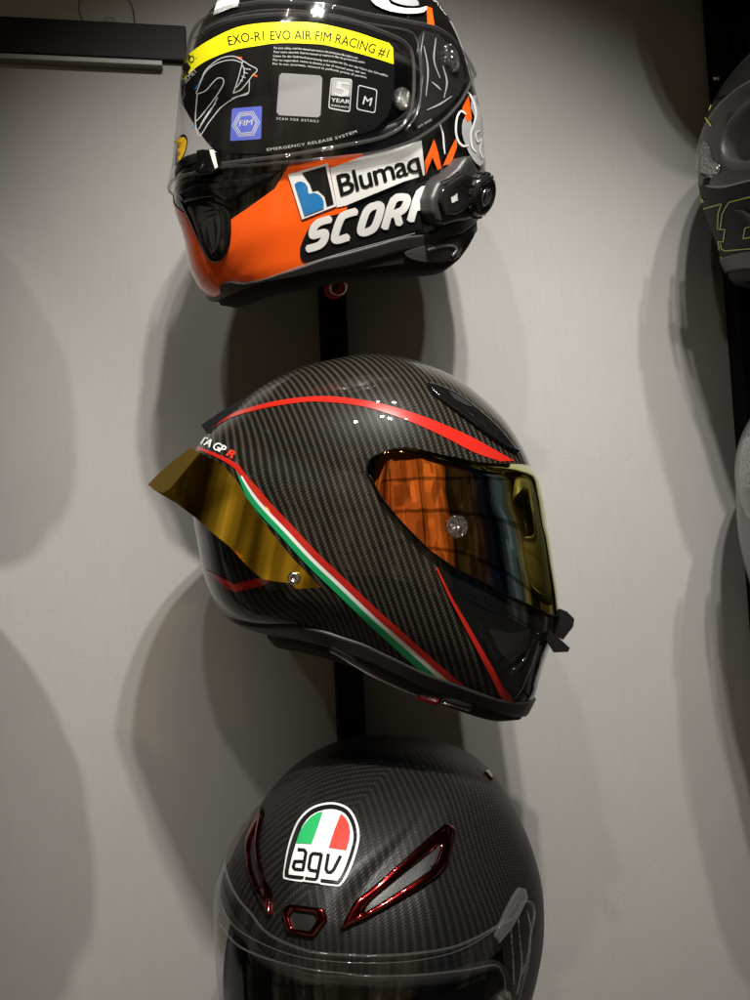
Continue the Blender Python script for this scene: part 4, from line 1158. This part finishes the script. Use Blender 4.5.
# large italic name along the jaw: black backing, white letters
base = [(303, 257), (333, 248.5), (360, 240), (388, 232.5), (412, 225.5), (470, 207)]
patch(HT, 'lettering_backing', catmull([(300, 250), (303, 240), (310, 226), (318, 219), (345, 212), (380, 199), (405, 189), (440, 178), (440, 218), (412, 232), (388, 239), (360, 247), (333, 255), (312, 262), (302, 260)], True, 3), .0018, 'black_print', tt, step=6)
LET = {'S': [[(1, 1), (.28, 1), (0, .86), (0, .62), (.16, .5), (.84, .5), (1, .38), (1, .14), (.72, 0), (0, 0)]],
       'C': [[(1, 1), (.25, 1), (0, .82), (0, .18), (.25, 0), (1, 0)]],
       'O': [[(.5, 1), (.25, 1), (0, .82), (0, .18), (.25, 0), (.75, 0), (1, .18), (1, .82), (.75, 1), (.5, 1)]],
       'R': [[(0, -.1), (0, 1), (.75, 1), (1, .86), (1, .58), (.75, .44), (0, .44)], [(.5, .44), (1, -.1)]],
       'P': [[(0, -.1), (0, 1), (.75, 1), (1, .86), (1, .56), (.75, .42), (0, .42)]],
       'I': [[(.3, -.1), (.3, 1.1)]], 'N': [[(0, -.1), (0, 1), (.2, 1), (.8, 0), (1, 0), (1, 1.1)]]}
def drawn_word(hm, word, p0, p1, h, shear, w, off, mat, parent, gap=.42):
    p0, p1 = np.array(p0, float), np.array(p1, float); n = len(word); d = (p1-p0)/n
    up_ = np.array([shear*h, -h*math.sqrt(1-.1)])
    for k, ch in enumerate(word):
        for ln in ([LET[ch]] if True else []):
            L2 = [[tuple(p0+d*(k+.5*gap*.6+x*(1-gap))+up_*y) for x, y in catmull(l, False, 3)] for l in ln]
            stroke(hm, 'letter', L2, w, off, mat, parent, step=3, joints=True)
drawn_word(HT, 'SCORPION', (304, 250), (512, 189), 27, .30, 7.6, .0028, 'white_paint', tt)
# orange flashes and pale scrolls behind
label(patch(HT, 'flash', [(426, 174.5), (424.6, 162), (434.2, 139), (438, 152), (441.6, 168.5), (437.5, 170), (432.5, 157)], .0022, 'orange_paint', tt, step=4), 'orange zigzag flash')
patch(HT, 'flash', [(443, 165.5), (450, 150), (456.5, 137), (457, 147), (451, 164)], .0022, 'orange_paint', tt, step=4)
patch(HT, 'flash', [(462, 108), (468.5, 95), (472, 119), (467, 122)], .0022, 'orange_paint', tt, step=4)
label(patch(HT, 'flash', [(426.5, 6), (432, 8), (434.5, 25), (427.5, 24)], .0022, 'orange_paint', tt, step=4), 'short orange bar above the visor')
patch(HT, 'scroll_panel', catmull([(447, 13), (453, 24), (461, 42), (467, 60), (472, 84), (474, 84), (471, 66), (464, 40), (455, 21)], True, 2), .0022, 'grey_paint', tt, step=4)
patch(HT, 'scroll_panel', catmull([(472, 97), (477, 96), (480, 108), (482, 128), (485, 150), (484, 160), (478, 156), (474, 146), (473, 132), (475, 118), (471, 108)], True, 2), .0022, 'grey_paint', tt, step=4)
patch(HT, 'scroll_panel', catmull([(463, 120), (468, 116), (472, 124), (473, 140), (477, 152), (484, 160), (480, 166), (472, 158), (466, 146), (462, 133)], True, 2), .0021, 'grey_paint', tt, step=4)
stroke(HT, 'scroll', [(catmull(q, False, 4), w) for q, w in (([(466, 114), (461, 111), (457, 118), (456, 132), (459, 142), (464, 146), (469, 145)], [1.5, 2, 2, 2, 2, 2, 1]), ([(440, 124), (443, 134), (444, 146), (445, 154)], [1, 1.6, 1.6, 1]), ([(468, 92), (471, 96), (474, 104), (476, 114), (474, 124), (471, 134), (472, 146), (476, 152)], [1, 2.2, 2.2, 2, 2, 2, 2, 1]), ([(480, 130), (476, 134), (478, 142), (482, 138), (480, 150), (483, 158)], [1, 1.4, 1.4, 1.4, 1.4, 1]))], 1.6, .0028, 'white_paint', tt)
patch(HT, 'scroll_panel', catmull([(371, -2), (376, 5), (390, 11), (408, 13.5), (424, 12), (427, 6), (420, 8), (405, 8), (391, 4), (386, -4), (380, -8)], True, 2), .0022, 'white_paint', tt, step=4)
label(patch(HT, 'scroll_panel', catmull([(389, -4), (394, 2), (407, 5.5), (419, 5), (415, -2), (403, -8)], True, 2), .0024, 'grey_paint', tt, step=4), 'grey filling of the scroll')
patch(HT, 'crown_panel', [(216, 4), (219, -2), (228, -16), (242, -22), (240, -4), (238, 6), (228, 9), (213, 15)], .0022, 'white_paint', tt, step=4)
text_on(HT, 'lettering', 'RACE', [(430, -3), (437, 4), (446, 15)], 4, .0024, 'white_paint', tt, bold=.02)
# intercom clipped to the left side
ic = slab(HT, 'intercom', [(436, 188), (440, 182), (447, 179), (454, 174), (461, 166), (467, 156), (474, 155), (478, 166), (485, 177), (489, 192), (486, 208), (480, 217), (470, 219), (458, 221), (446, 225), (437, 223), (432, 212), (432, 198)], .019, .021, 'intercom_grey', tt, bev=5, step=4)
slab(HT, 'side_bracket', [(443, 190), (457, 180), (469, 172), (475, 178), (473, 206), (457, 214), (445, 214), (441, 200)], .024, .004, 'dial_black', ic, bev=1.8, step=4)
patch(HT, 'bracket_window', [(451, 198), (457, 194), (458, 201), (452, 203)], .0248, 'film_white', ic, step=2)
p, n = HT.hit(479, 195, .021)
dl = mkobj('dial', *lathe_vf(p, n, [(.0205, -.004), (.0205, .003), (.0185, .007), (.0165, .0085), (.0150, .0088), (.0145, .0078), (.0078, .0078), (.0074, .0092), (.0066, .0092), (.0062, .00688), (.001, .00676)], 40), 'dial_black', ic)
mkobj('dial_ring', *lathe_vf(p+n*.0079, n, [(.0080, 0), (.0078, .0014), (.0066, .0014), (.0064, 0)], 36), 'steel', dl)
K = Acc()
e1 = np.array(Vector(n).orthogonal().normalized()); e2 = np.cross(n, e1)
for k in range(16):
    t = 2*PI*k/16; d_ = e1*math.cos(t)+e2*math.sin(t); K.add(box_vf(p+d_*.0205+n*.001, d_*.0014, np.cross(n, d_)*.0025, n*.0035, .0005))
K.obj('grip', 'satin_black', dl)
stroke(HT, 'button_ridge', [([(440, 183), (450, 178), (460, 170)], 1.6), ([(444, 186), (453, 181), (462, 174)], 1.4)], 1.5, .0198, 'satin_black', ic)
# cheek pad, strap and ring showing below the rim
upT = HT.B[:, 2]
def below(px, py, toward):
    d = ray(px, py); pl = HT.c-HT.view[1]*toward; t = np.dot(pl-CAM, HT.view[1])/np.dot(d, HT.view[1]); return CAM+d*t
patch(HT, 'cheek_pad', catmull([(405, 253), (420, 247), (440, 243), (456, 238), (463, 241), (462, 250), (455, 258), (442, 262), (426, 262), (412, 259)], True, 3), .0038, 'mesh_grey', tt, th=.002, step=4)
mkobj('pad_piping', *tube_vf([HT.hit(x, y, .0046)[0] for x, y in catmull([(428, 250), (442, 246), (453, 246), (456, 250), (452, 256)], False, 5)], .0014, 6), 'grey_paint', tt)
st = mkobj('chin_strap', *tube_vf([below(x, y, .06) for x, y in catmull([(372, 262), (364, 268), (350, 273), (338, 278), (331, 284), (328, 290), (332, 295), (340, 292), (344, 282)], False, 5)], .0042, 8), 'strap_red', tt)
mkobj('strap_ring', *tube_vf([below(338+8*math.cos(t), 287+8*math.sin(t), .066) for t in np.linspace(0, 2*PI, 20, endpoint=False)], .0012, 6, True), 'steel', st)

# ================================================================== lower helmet: matte carbon
SIL_L = [(221, 905), (222, 885), (227, 864), (242, 836), (260, 802), (284, 773), (309, 753), (337, 740), (365, 735), (390, 735), (410, 736), (441, 741), (464, 749), (481, 760), (497, 776), (512, 801), (527, 831), (537, 862), (543, 892), (545, 920), (544, 940), (539, 975), (534, 1000), (520, 1040), (498, 1080), (460, 1112), (400, 1125), (330, 1122), (280, 1105), (245, 1075), (228, 1030), (222, 980), (220, 940)]
HL = Helmet(380, 918, .215, -26, 38, 3, SIL_L)
gr = sorted([(HL.av(*HL.param(x, y))[1], abs(HL.av(*HL.param(x, y))[0])) for x, y in ((345, 925), (358, 885), (368, 850), (378, 818), (388, 790), (405, 765), (425, 750))])
gq = np.polyfit([g[0] for g in gr], [g[1] for g in gr], 2); gv = np.linspace(gr[0][0], gr[-1][0], 20); ga = np.polyval(gq, gv)
def ridges(a, v):
    ac = np.interp(v, gv, ga); s_ = np.clip((ac+.14-np.abs(a))/.28, 0, 1); s_ = s_*s_*(3-2*s_)
    on = np.clip((v-.38)/.1, 0, 1)*(lambda q: q*q*(3-2*q))(np.clip((.93-v)/.25, 0, 1))
    g2 = np.exp(-((np.abs(a)-ac-.62)/.14)**2)
    return on*(.0062*s_-.0020*np.exp(-((np.abs(a)-ac-.08)/.09)**2)+.0020*g2)
HL.disp = ridges; HL.build()
tl = thing(HL, 'matte carbon helmet with round topped forehead badge and dark red vents')
VL_UP = [(312, 951), (334, 953), (380, 954.5), (418, 951.5), (454, 944), (475, 933), (490, 921), (504, 908), (514, 894), (521, 886)]
VL_LO = [(320, 1088), (400, 1083), (470, 1062), (508, 1020), (518, 985), (526, 940)]
aml = abs(HL.av(*HL.param(528, 906))[0])
vl, edge, avl = visor_obj(HL, 'visor', VL_UP, VL_LO, aml, .0062, 'clear_visor', tl, sign=1, tail=8)
pl_ = eyeport(HL, avl[0], avl[1], abs(HL.av(*HL.param(506, 968))[0]), .058, .05)
shell_obj(HL, 'carbon_matte', tl, 'top', port=pl_)
inner_shell(HL, pl_, tl); gasket(HL, pl_, tl)
underside(HL, tl)
mkobj('base_trim', *ring_vf(HL, 0, .05, .003), 'rubber', tl)
edge_tube('visor_edge', edge, .0011, 'clear_edge', vl)
bead(HL, 'visor_bead', catmull([(222, 908), (236, 928), (265, 945), (300, 957), (340, 962), (380, 963), (420, 960), (458, 951), (490, 933), (508, 916), (518, 900)], False, 4), .0005, .0068, 'clear_edge', vl)
bead(HL, 'visor_bead', catmull([(220, 924), (236, 944), (265, 958), (308, 969), (340, 973), (368, 976), (418, 975), (466, 970), (494, 965), (502, 972), (505, 985), (503, 1004)], False, 4), .0008, .0066, 'clear_edge', vl)
vp = slab(HL, 'pivot_arm', [(506, 912), (514, 896), (520, 887), (527, 889), (529, 898), (521, 915), (512, 930), (500, 944), (496, 936)], .0085, .003, 'clear_plastic', vl, bev=1.5, step=3)
stroke(HL, 'pivot_rib', [(catmull(q, False, 3), 1.6) for q in ([(518, 915), (520, 940), (522, 965), (517, 994)], [(527, 910), (531, 930), (528, 955), (522, 975)], [(511, 930), (513, 955), (514, 985)])], 1.4, .0080, 'visor_glint', vl)
p, n = HL.hit(502, 1001, .0066)
mkobj('tear_off_post', *lathe_vf(p, n, [(.0092, -.001), (.0092, .002), (.0078, .0036), (.0045, .004), (.004, .003), (.0015, .003)], 28), 'visor_glint', vl)
# badge
Zb = lambda pts: [(200+x/3.947, 730+y/3.947) for x, y in pts]
def arch(s_):
    o = [(335, 540), (345, 480), (360, 425), (385, 365), (420, 322), (465, 297), (522, 288), (570, 300), (600, 325), (622, 370), (630, 420), (622, 470), (603, 530), (580, 580), (560, 608), (540, 618), (440, 606), (345, 592), (331, 580)]
    c = np.array([478, 455]); out = []
    for p in catmull(o, True, 3):
        v = np.array(p)-c; L_ = np.linalg.norm(v); out.append(tuple(c+v*(L_-s_)/L_))
    return Zb(out)
bd = patch(HL, 'badge', arch(0), .0009, 'badge_white', tl, th=.0006, step=4)
patch(HL, 'badge_line', arch(10), .0015, 'black_print', bd, step=4)
patch(HL, 'badge_field', arch(25), .0020, 'badge_white', bd, step=4)
patch(HL, 'badge_green', Zb([(378, 446), (392, 405), (412, 370), (438, 342), (465, 326), (485, 321), (466, 378), (440, 450)]), .0026, 'badge_green', bd, step=4)
patch(HL, 'badge_red', Zb([(556, 330), (575, 347), (588, 372), (593, 402), (589, 435), (577, 474), (508, 464), (530, 395)]), .0026, 'badge_red', bd, step=4)
# letters drawn as heavy rounded strokes
S_ = lambda pts: Zb(pts)
for ch in ([[(385, 471), (411, 473), (418, 483), (406, 552), (375, 549), (368, 540), (374, 518), (408, 519)]],
           [[(480, 490), (446, 487), (437, 496), (429, 542), (435, 553), (464, 557)], [(480, 488), (461, 583), (455, 590), (414, 585)]],
           [[(507, 488), (497, 548), (503, 560), (516, 562), (528, 550), (555, 496)]]):
    stroke(HL, 'letter', [S_(q) for q in ch], 3.3, .0026, 'black_print', bd, step=2)
patch(HL, 'badge_gap', S_([(408, 570), (478, 578), (474, 606), (403, 597)]), .0023, 'badge_white', bd, step=4)
stroke(HL, 'badge_foot', [S_([(350, 575), (410, 582)]), S_([(478, 592), (545, 600), (562, 580)])], 2.6, .0026, 'black_print', bd, step=2)
# red vents
v1 = frame3d(HL, 'vent_frame', [(342, 929), (347, 916), (355, 900), (372, 886), (400, 862), (428, 837), (447, 821), (456.5, 825), (457.5, 830), (450, 862), (442, 873), (420, 888), (385, 908), (362, 920)],
     [(364, 912), (366, 906), (371, 900), (380, 892.5), (400, 876), (420, 860), (438, 845.5), (440.5, 846), (440.5, 849), (436, 861), (433, 867), (420, 876), (390, 896), (376, 905)], .0052, 'red_chrome', tl)
patch(HL, 'vent_insert', [(362, 914), (370, 899), (395, 879), (420, 858), (442, 840.5), (443, 848), (435, 868), (420, 878), (390, 898)], .0010, 'satin_black', v1, step=5)
patch(HL, 'vent_glint', [(437.5, 846), (441, 845), (438, 859), (432, 866.5), (430.5, 864)], .0034, 'steel', v1, th=.001, step=3)  # glint at the vent's end, shaped as a bright steel sliver
v2_ = frame3d(HL, 'vent_frame', [(259.5, 804), (253, 818), (245, 837), (244, 850), (246, 868), (252, 886), (260, 903), (268, 916), (268.5, 902), (268, 886), (262, 874), (257.5, 858), (256, 845), (258, 826), (261, 808)],
     [(255.5, 822), (252, 830), (249, 839), (247.5, 850), (249.5, 866), (254, 879), (257.5, 886), (259.5, 888), (260, 884), (259, 875), (256.5, 867), (254.5, 859), (253, 846), (254, 834), (255.3, 825)], .0045, 'red_chrome', tl, bev=.2)
patch(HL, 'vent_insert', [(255.5, 822), (248, 838), (246.5, 850), (249, 868), (255, 884), (261, 890), (261, 876), (256, 860), (254.5, 846)], .0010, 'satin_black', v2_, step=4)
v3 = frame3d(HL, 'vent_frame', rounded([(286, 903), (324, 908), (328, 919), (313.5, 937.5), (286, 932.5), (280.5, 911)], 2.5, 3), rounded([(292, 910.5), (313, 913.5), (315.5, 920), (309, 930.5), (292, 928.5), (288.5, 916)], 2, 3), .0045, 'red_chrome', tl)
label(v3, 'small six sided vent frame above the visor')
patch(HL, 'vent_insert', [(291, 909), (314, 912), (317, 920), (310, 932), (291, 930), (287, 916)], .0010, 'satin_black', v3, step=4)
p, n = HL.hit(492, 771, .001)
patch(HL, 'rear_vent_tip', [(488, 768), (493, 769.5), (496.5, 776), (493, 775)], .0022, 'red_chrome', tl, th=.0025, step=2)

# ================================================================== right column
SIL_R = [(698, 144), (699, 165), (699, 181), (699, 194), (703, 212), (710, 233), (718.5, 250), (723.5, 261), (727, 276), (745, 284), (845, 292), (940, 285), (965, 260), (985, 210), (990, 160), (985, 110), (960, 60), (920, 20), (850, 0), (790, 18), (760, 44), (750, 54), (736, 66), (724, 82), (713, 102), (707, 118), (701, 132)]
HR = Helmet(845, 160, .215, 14, -12, 0, SIL_R)
tr_ = thing(HR, 'dark matte helmet with yellow outlined numbers, cut by the right edge, upper one')
VR_UP = [(702, 127), (712, 112), (725, 100), (738, 91), (752, 83), (780, 74), (820, 68), (870, 66)]
VR_LO = [(698.5, 184), (704, 189.5), (712, 191), (730, 187), (750, 181), (790, 174), (870, 170)]
vr, edge, avr = visor_obj(HR, 'visor', VR_UP, VR_LO, abs(HR.av(*HR.param(701, 158))[0]), .006, 'clear_visor', tr_, sign=-1, tail=8)
pr = eyeport(HR, avr[0], avr[1], abs(HR.av(*HR.param(722, 150))[0]), .05, .05)
shell_obj(HR, 'dark_grey_matte', tr_, port=pr); inner_shell(HR, pr, tr_); gasket(HR, pr, tr_); underside(HR, tr_)
edge_tube('visor_edge', edge, .0011, 'clear_edge', vr)
mkobj('base_trim', *ring_vf(HR, 0, .05, .003), 'rubber', tr_)
slab(HR, 'pivot_arm', [(699, 146), (703, 140), (707, 148), (710, 160), (718, 166), (716, 174), (706, 176), (700, 172)], .009, .003, 'visor_glint', vr, bev=1.4, step=3)
patch(HR, 'crown_panel', [(712, 100), (724, 84), (738, 68), (752, 56), (780, 40), (800, 60), (770, 72), (752, 80), (730, 94)], .0012, 'carbon_dark', tr_, step=5)
stroke(HR, 'yellow_line', [[(701.5, 209.5), (712, 206.5), (722.5, 203.5), (719, 213), (718.3, 229)], [(719, 229), (726, 229), (724, 241.5), (718, 241.5)], [(719, 242), (720.5, 250), (717, 247)],
   [(760, 194), (750, 197), (730, 202), (726, 208), (723, 214), (721, 229)], [(721.5, 243), (722.5, 249), (727, 250.5), (750, 248.5), (780, 246)], [(752, 237), (744, 238.5), (746, 228), (752, 226)]], .95, .0012, 'lime_paint', tr_, step=3)
patch(HR, 'yellow_mark', [(698.5, 196), (700, 195.5), (705.5, 201.5), (700, 203)], .0012, 'lime_paint', tr_, step=2)
text_on(HR, 'lettering', 'PROJECT', [(714, 262), (722, 263), (740, 263.5), (760, 262), (800, 260)], 7, .0012, 'lime_paint', tr_, bold=.01)
stroke(HR, 'yellow_dash', [[(705, 117.5), (711, 126)], [(709, 110), (711, 105)]], .9, .0070, 'lime_paint', tr_)
slab(HR, 'chin_vent', [(734, 211), (741, 211), (753, 219), (770, 224), (768, 232), (750, 227), (738, 218)], .003, .004, 'fabric_black', tr_, bev=1.2, step=3)
slab(HR, 'side_tab', [(697.5, 176), (700, 173), (704, 178), (702, 186), (699, 184)], .010, .012, 'satin_black', tr_, bev=1, step=2)

SIL_S = [(734, 480), (735, 500), (737, 524), (740, 550), (745, 576), (757, 610), (787, 640), (880, 655), (970, 640), (1010, 590), (1028, 500), (1020, 430), (980, 370), (920, 345), (870, 340), (810, 358), (772, 388), (753, 413), (743, 431), (738, 440), (735, 454)]
HS = Helmet(882, 500, .215, 14, 0, 0, SIL_S)
ts = thing(HS, 'grey helmet with clear visor, barely in view at the right edge below another')
vs_, edge, avs = visor_obj(HS, 'visor', [(746, 432), (752, 425), (762, 420), (800, 412), (880, 408)], [(739, 500), (745, 516), (754, 524), (800, 540), (880, 545)], abs(HS.av(*HS.param(741, 465))[0]), .006, 'clear_visor', ts, sign=-1, tail=8)
ps = eyeport(HS, avs[0], avs[1], abs(HS.av(*HS.param(758, 480))[0]), .05, .05)
shell_obj(HS, 'grey_shell', ts, port=ps); inner_shell(HS, ps, ts); gasket(HS, ps, ts); underside(HS, ts)
edge_tube('visor_edge', edge, .0012, 'clear_edge', vs_)
mkobj('base_trim', *ring_vf(HS, 0, .05, .003), 'rubber', ts)
slab(HS, 'pivot_arm', [(739, 455), (742, 440), (748, 434), (752, 440), (750, 460), (754, 478), (748, 488), (741, 488), (739, 476)], .009, .003, 'visor_glint', vs_, bev=1.4, step=3)

# ================================================================== neighbours just outside the picture, seen by their shadows
def plain(px, py, depth, psi, elev, roll, text, paint):
    h = Helmet(px, py, depth, psi, elev, roll, None, scale=1.0)
    t = thing(h, text)
    shell_obj(h, paint, t, na=4); underside(h, t)
    z = [(0, .52), (.7, .52), (1.2, .5), (1.5, .44)]; q = [(0, .24), (.7, .25), (1.2, .30), (1.5, .40)]
    visor_obj(h, 'visor', [], [], 1.45, .006, 'film_black', t, av=(z, q), nseg=40)
    mkobj('base_trim', *ring_vf(h, 0, .05, .003), 'rubber', t)
plain(-300, 105, .215, 0, -10, 0, 'plain black helmet left of the orange one, just outside the picture', 'gloss_black')
plain(-300, 535, .215, 10, 0, 0, 'plain grey helmet left of the gloss carbon one, just outside the picture', 'dark_grey_matte')
plain(800, -215, .215, 0, -25, 0, 'plain black helmet at the upper right, just outside the picture', 'satin_black')
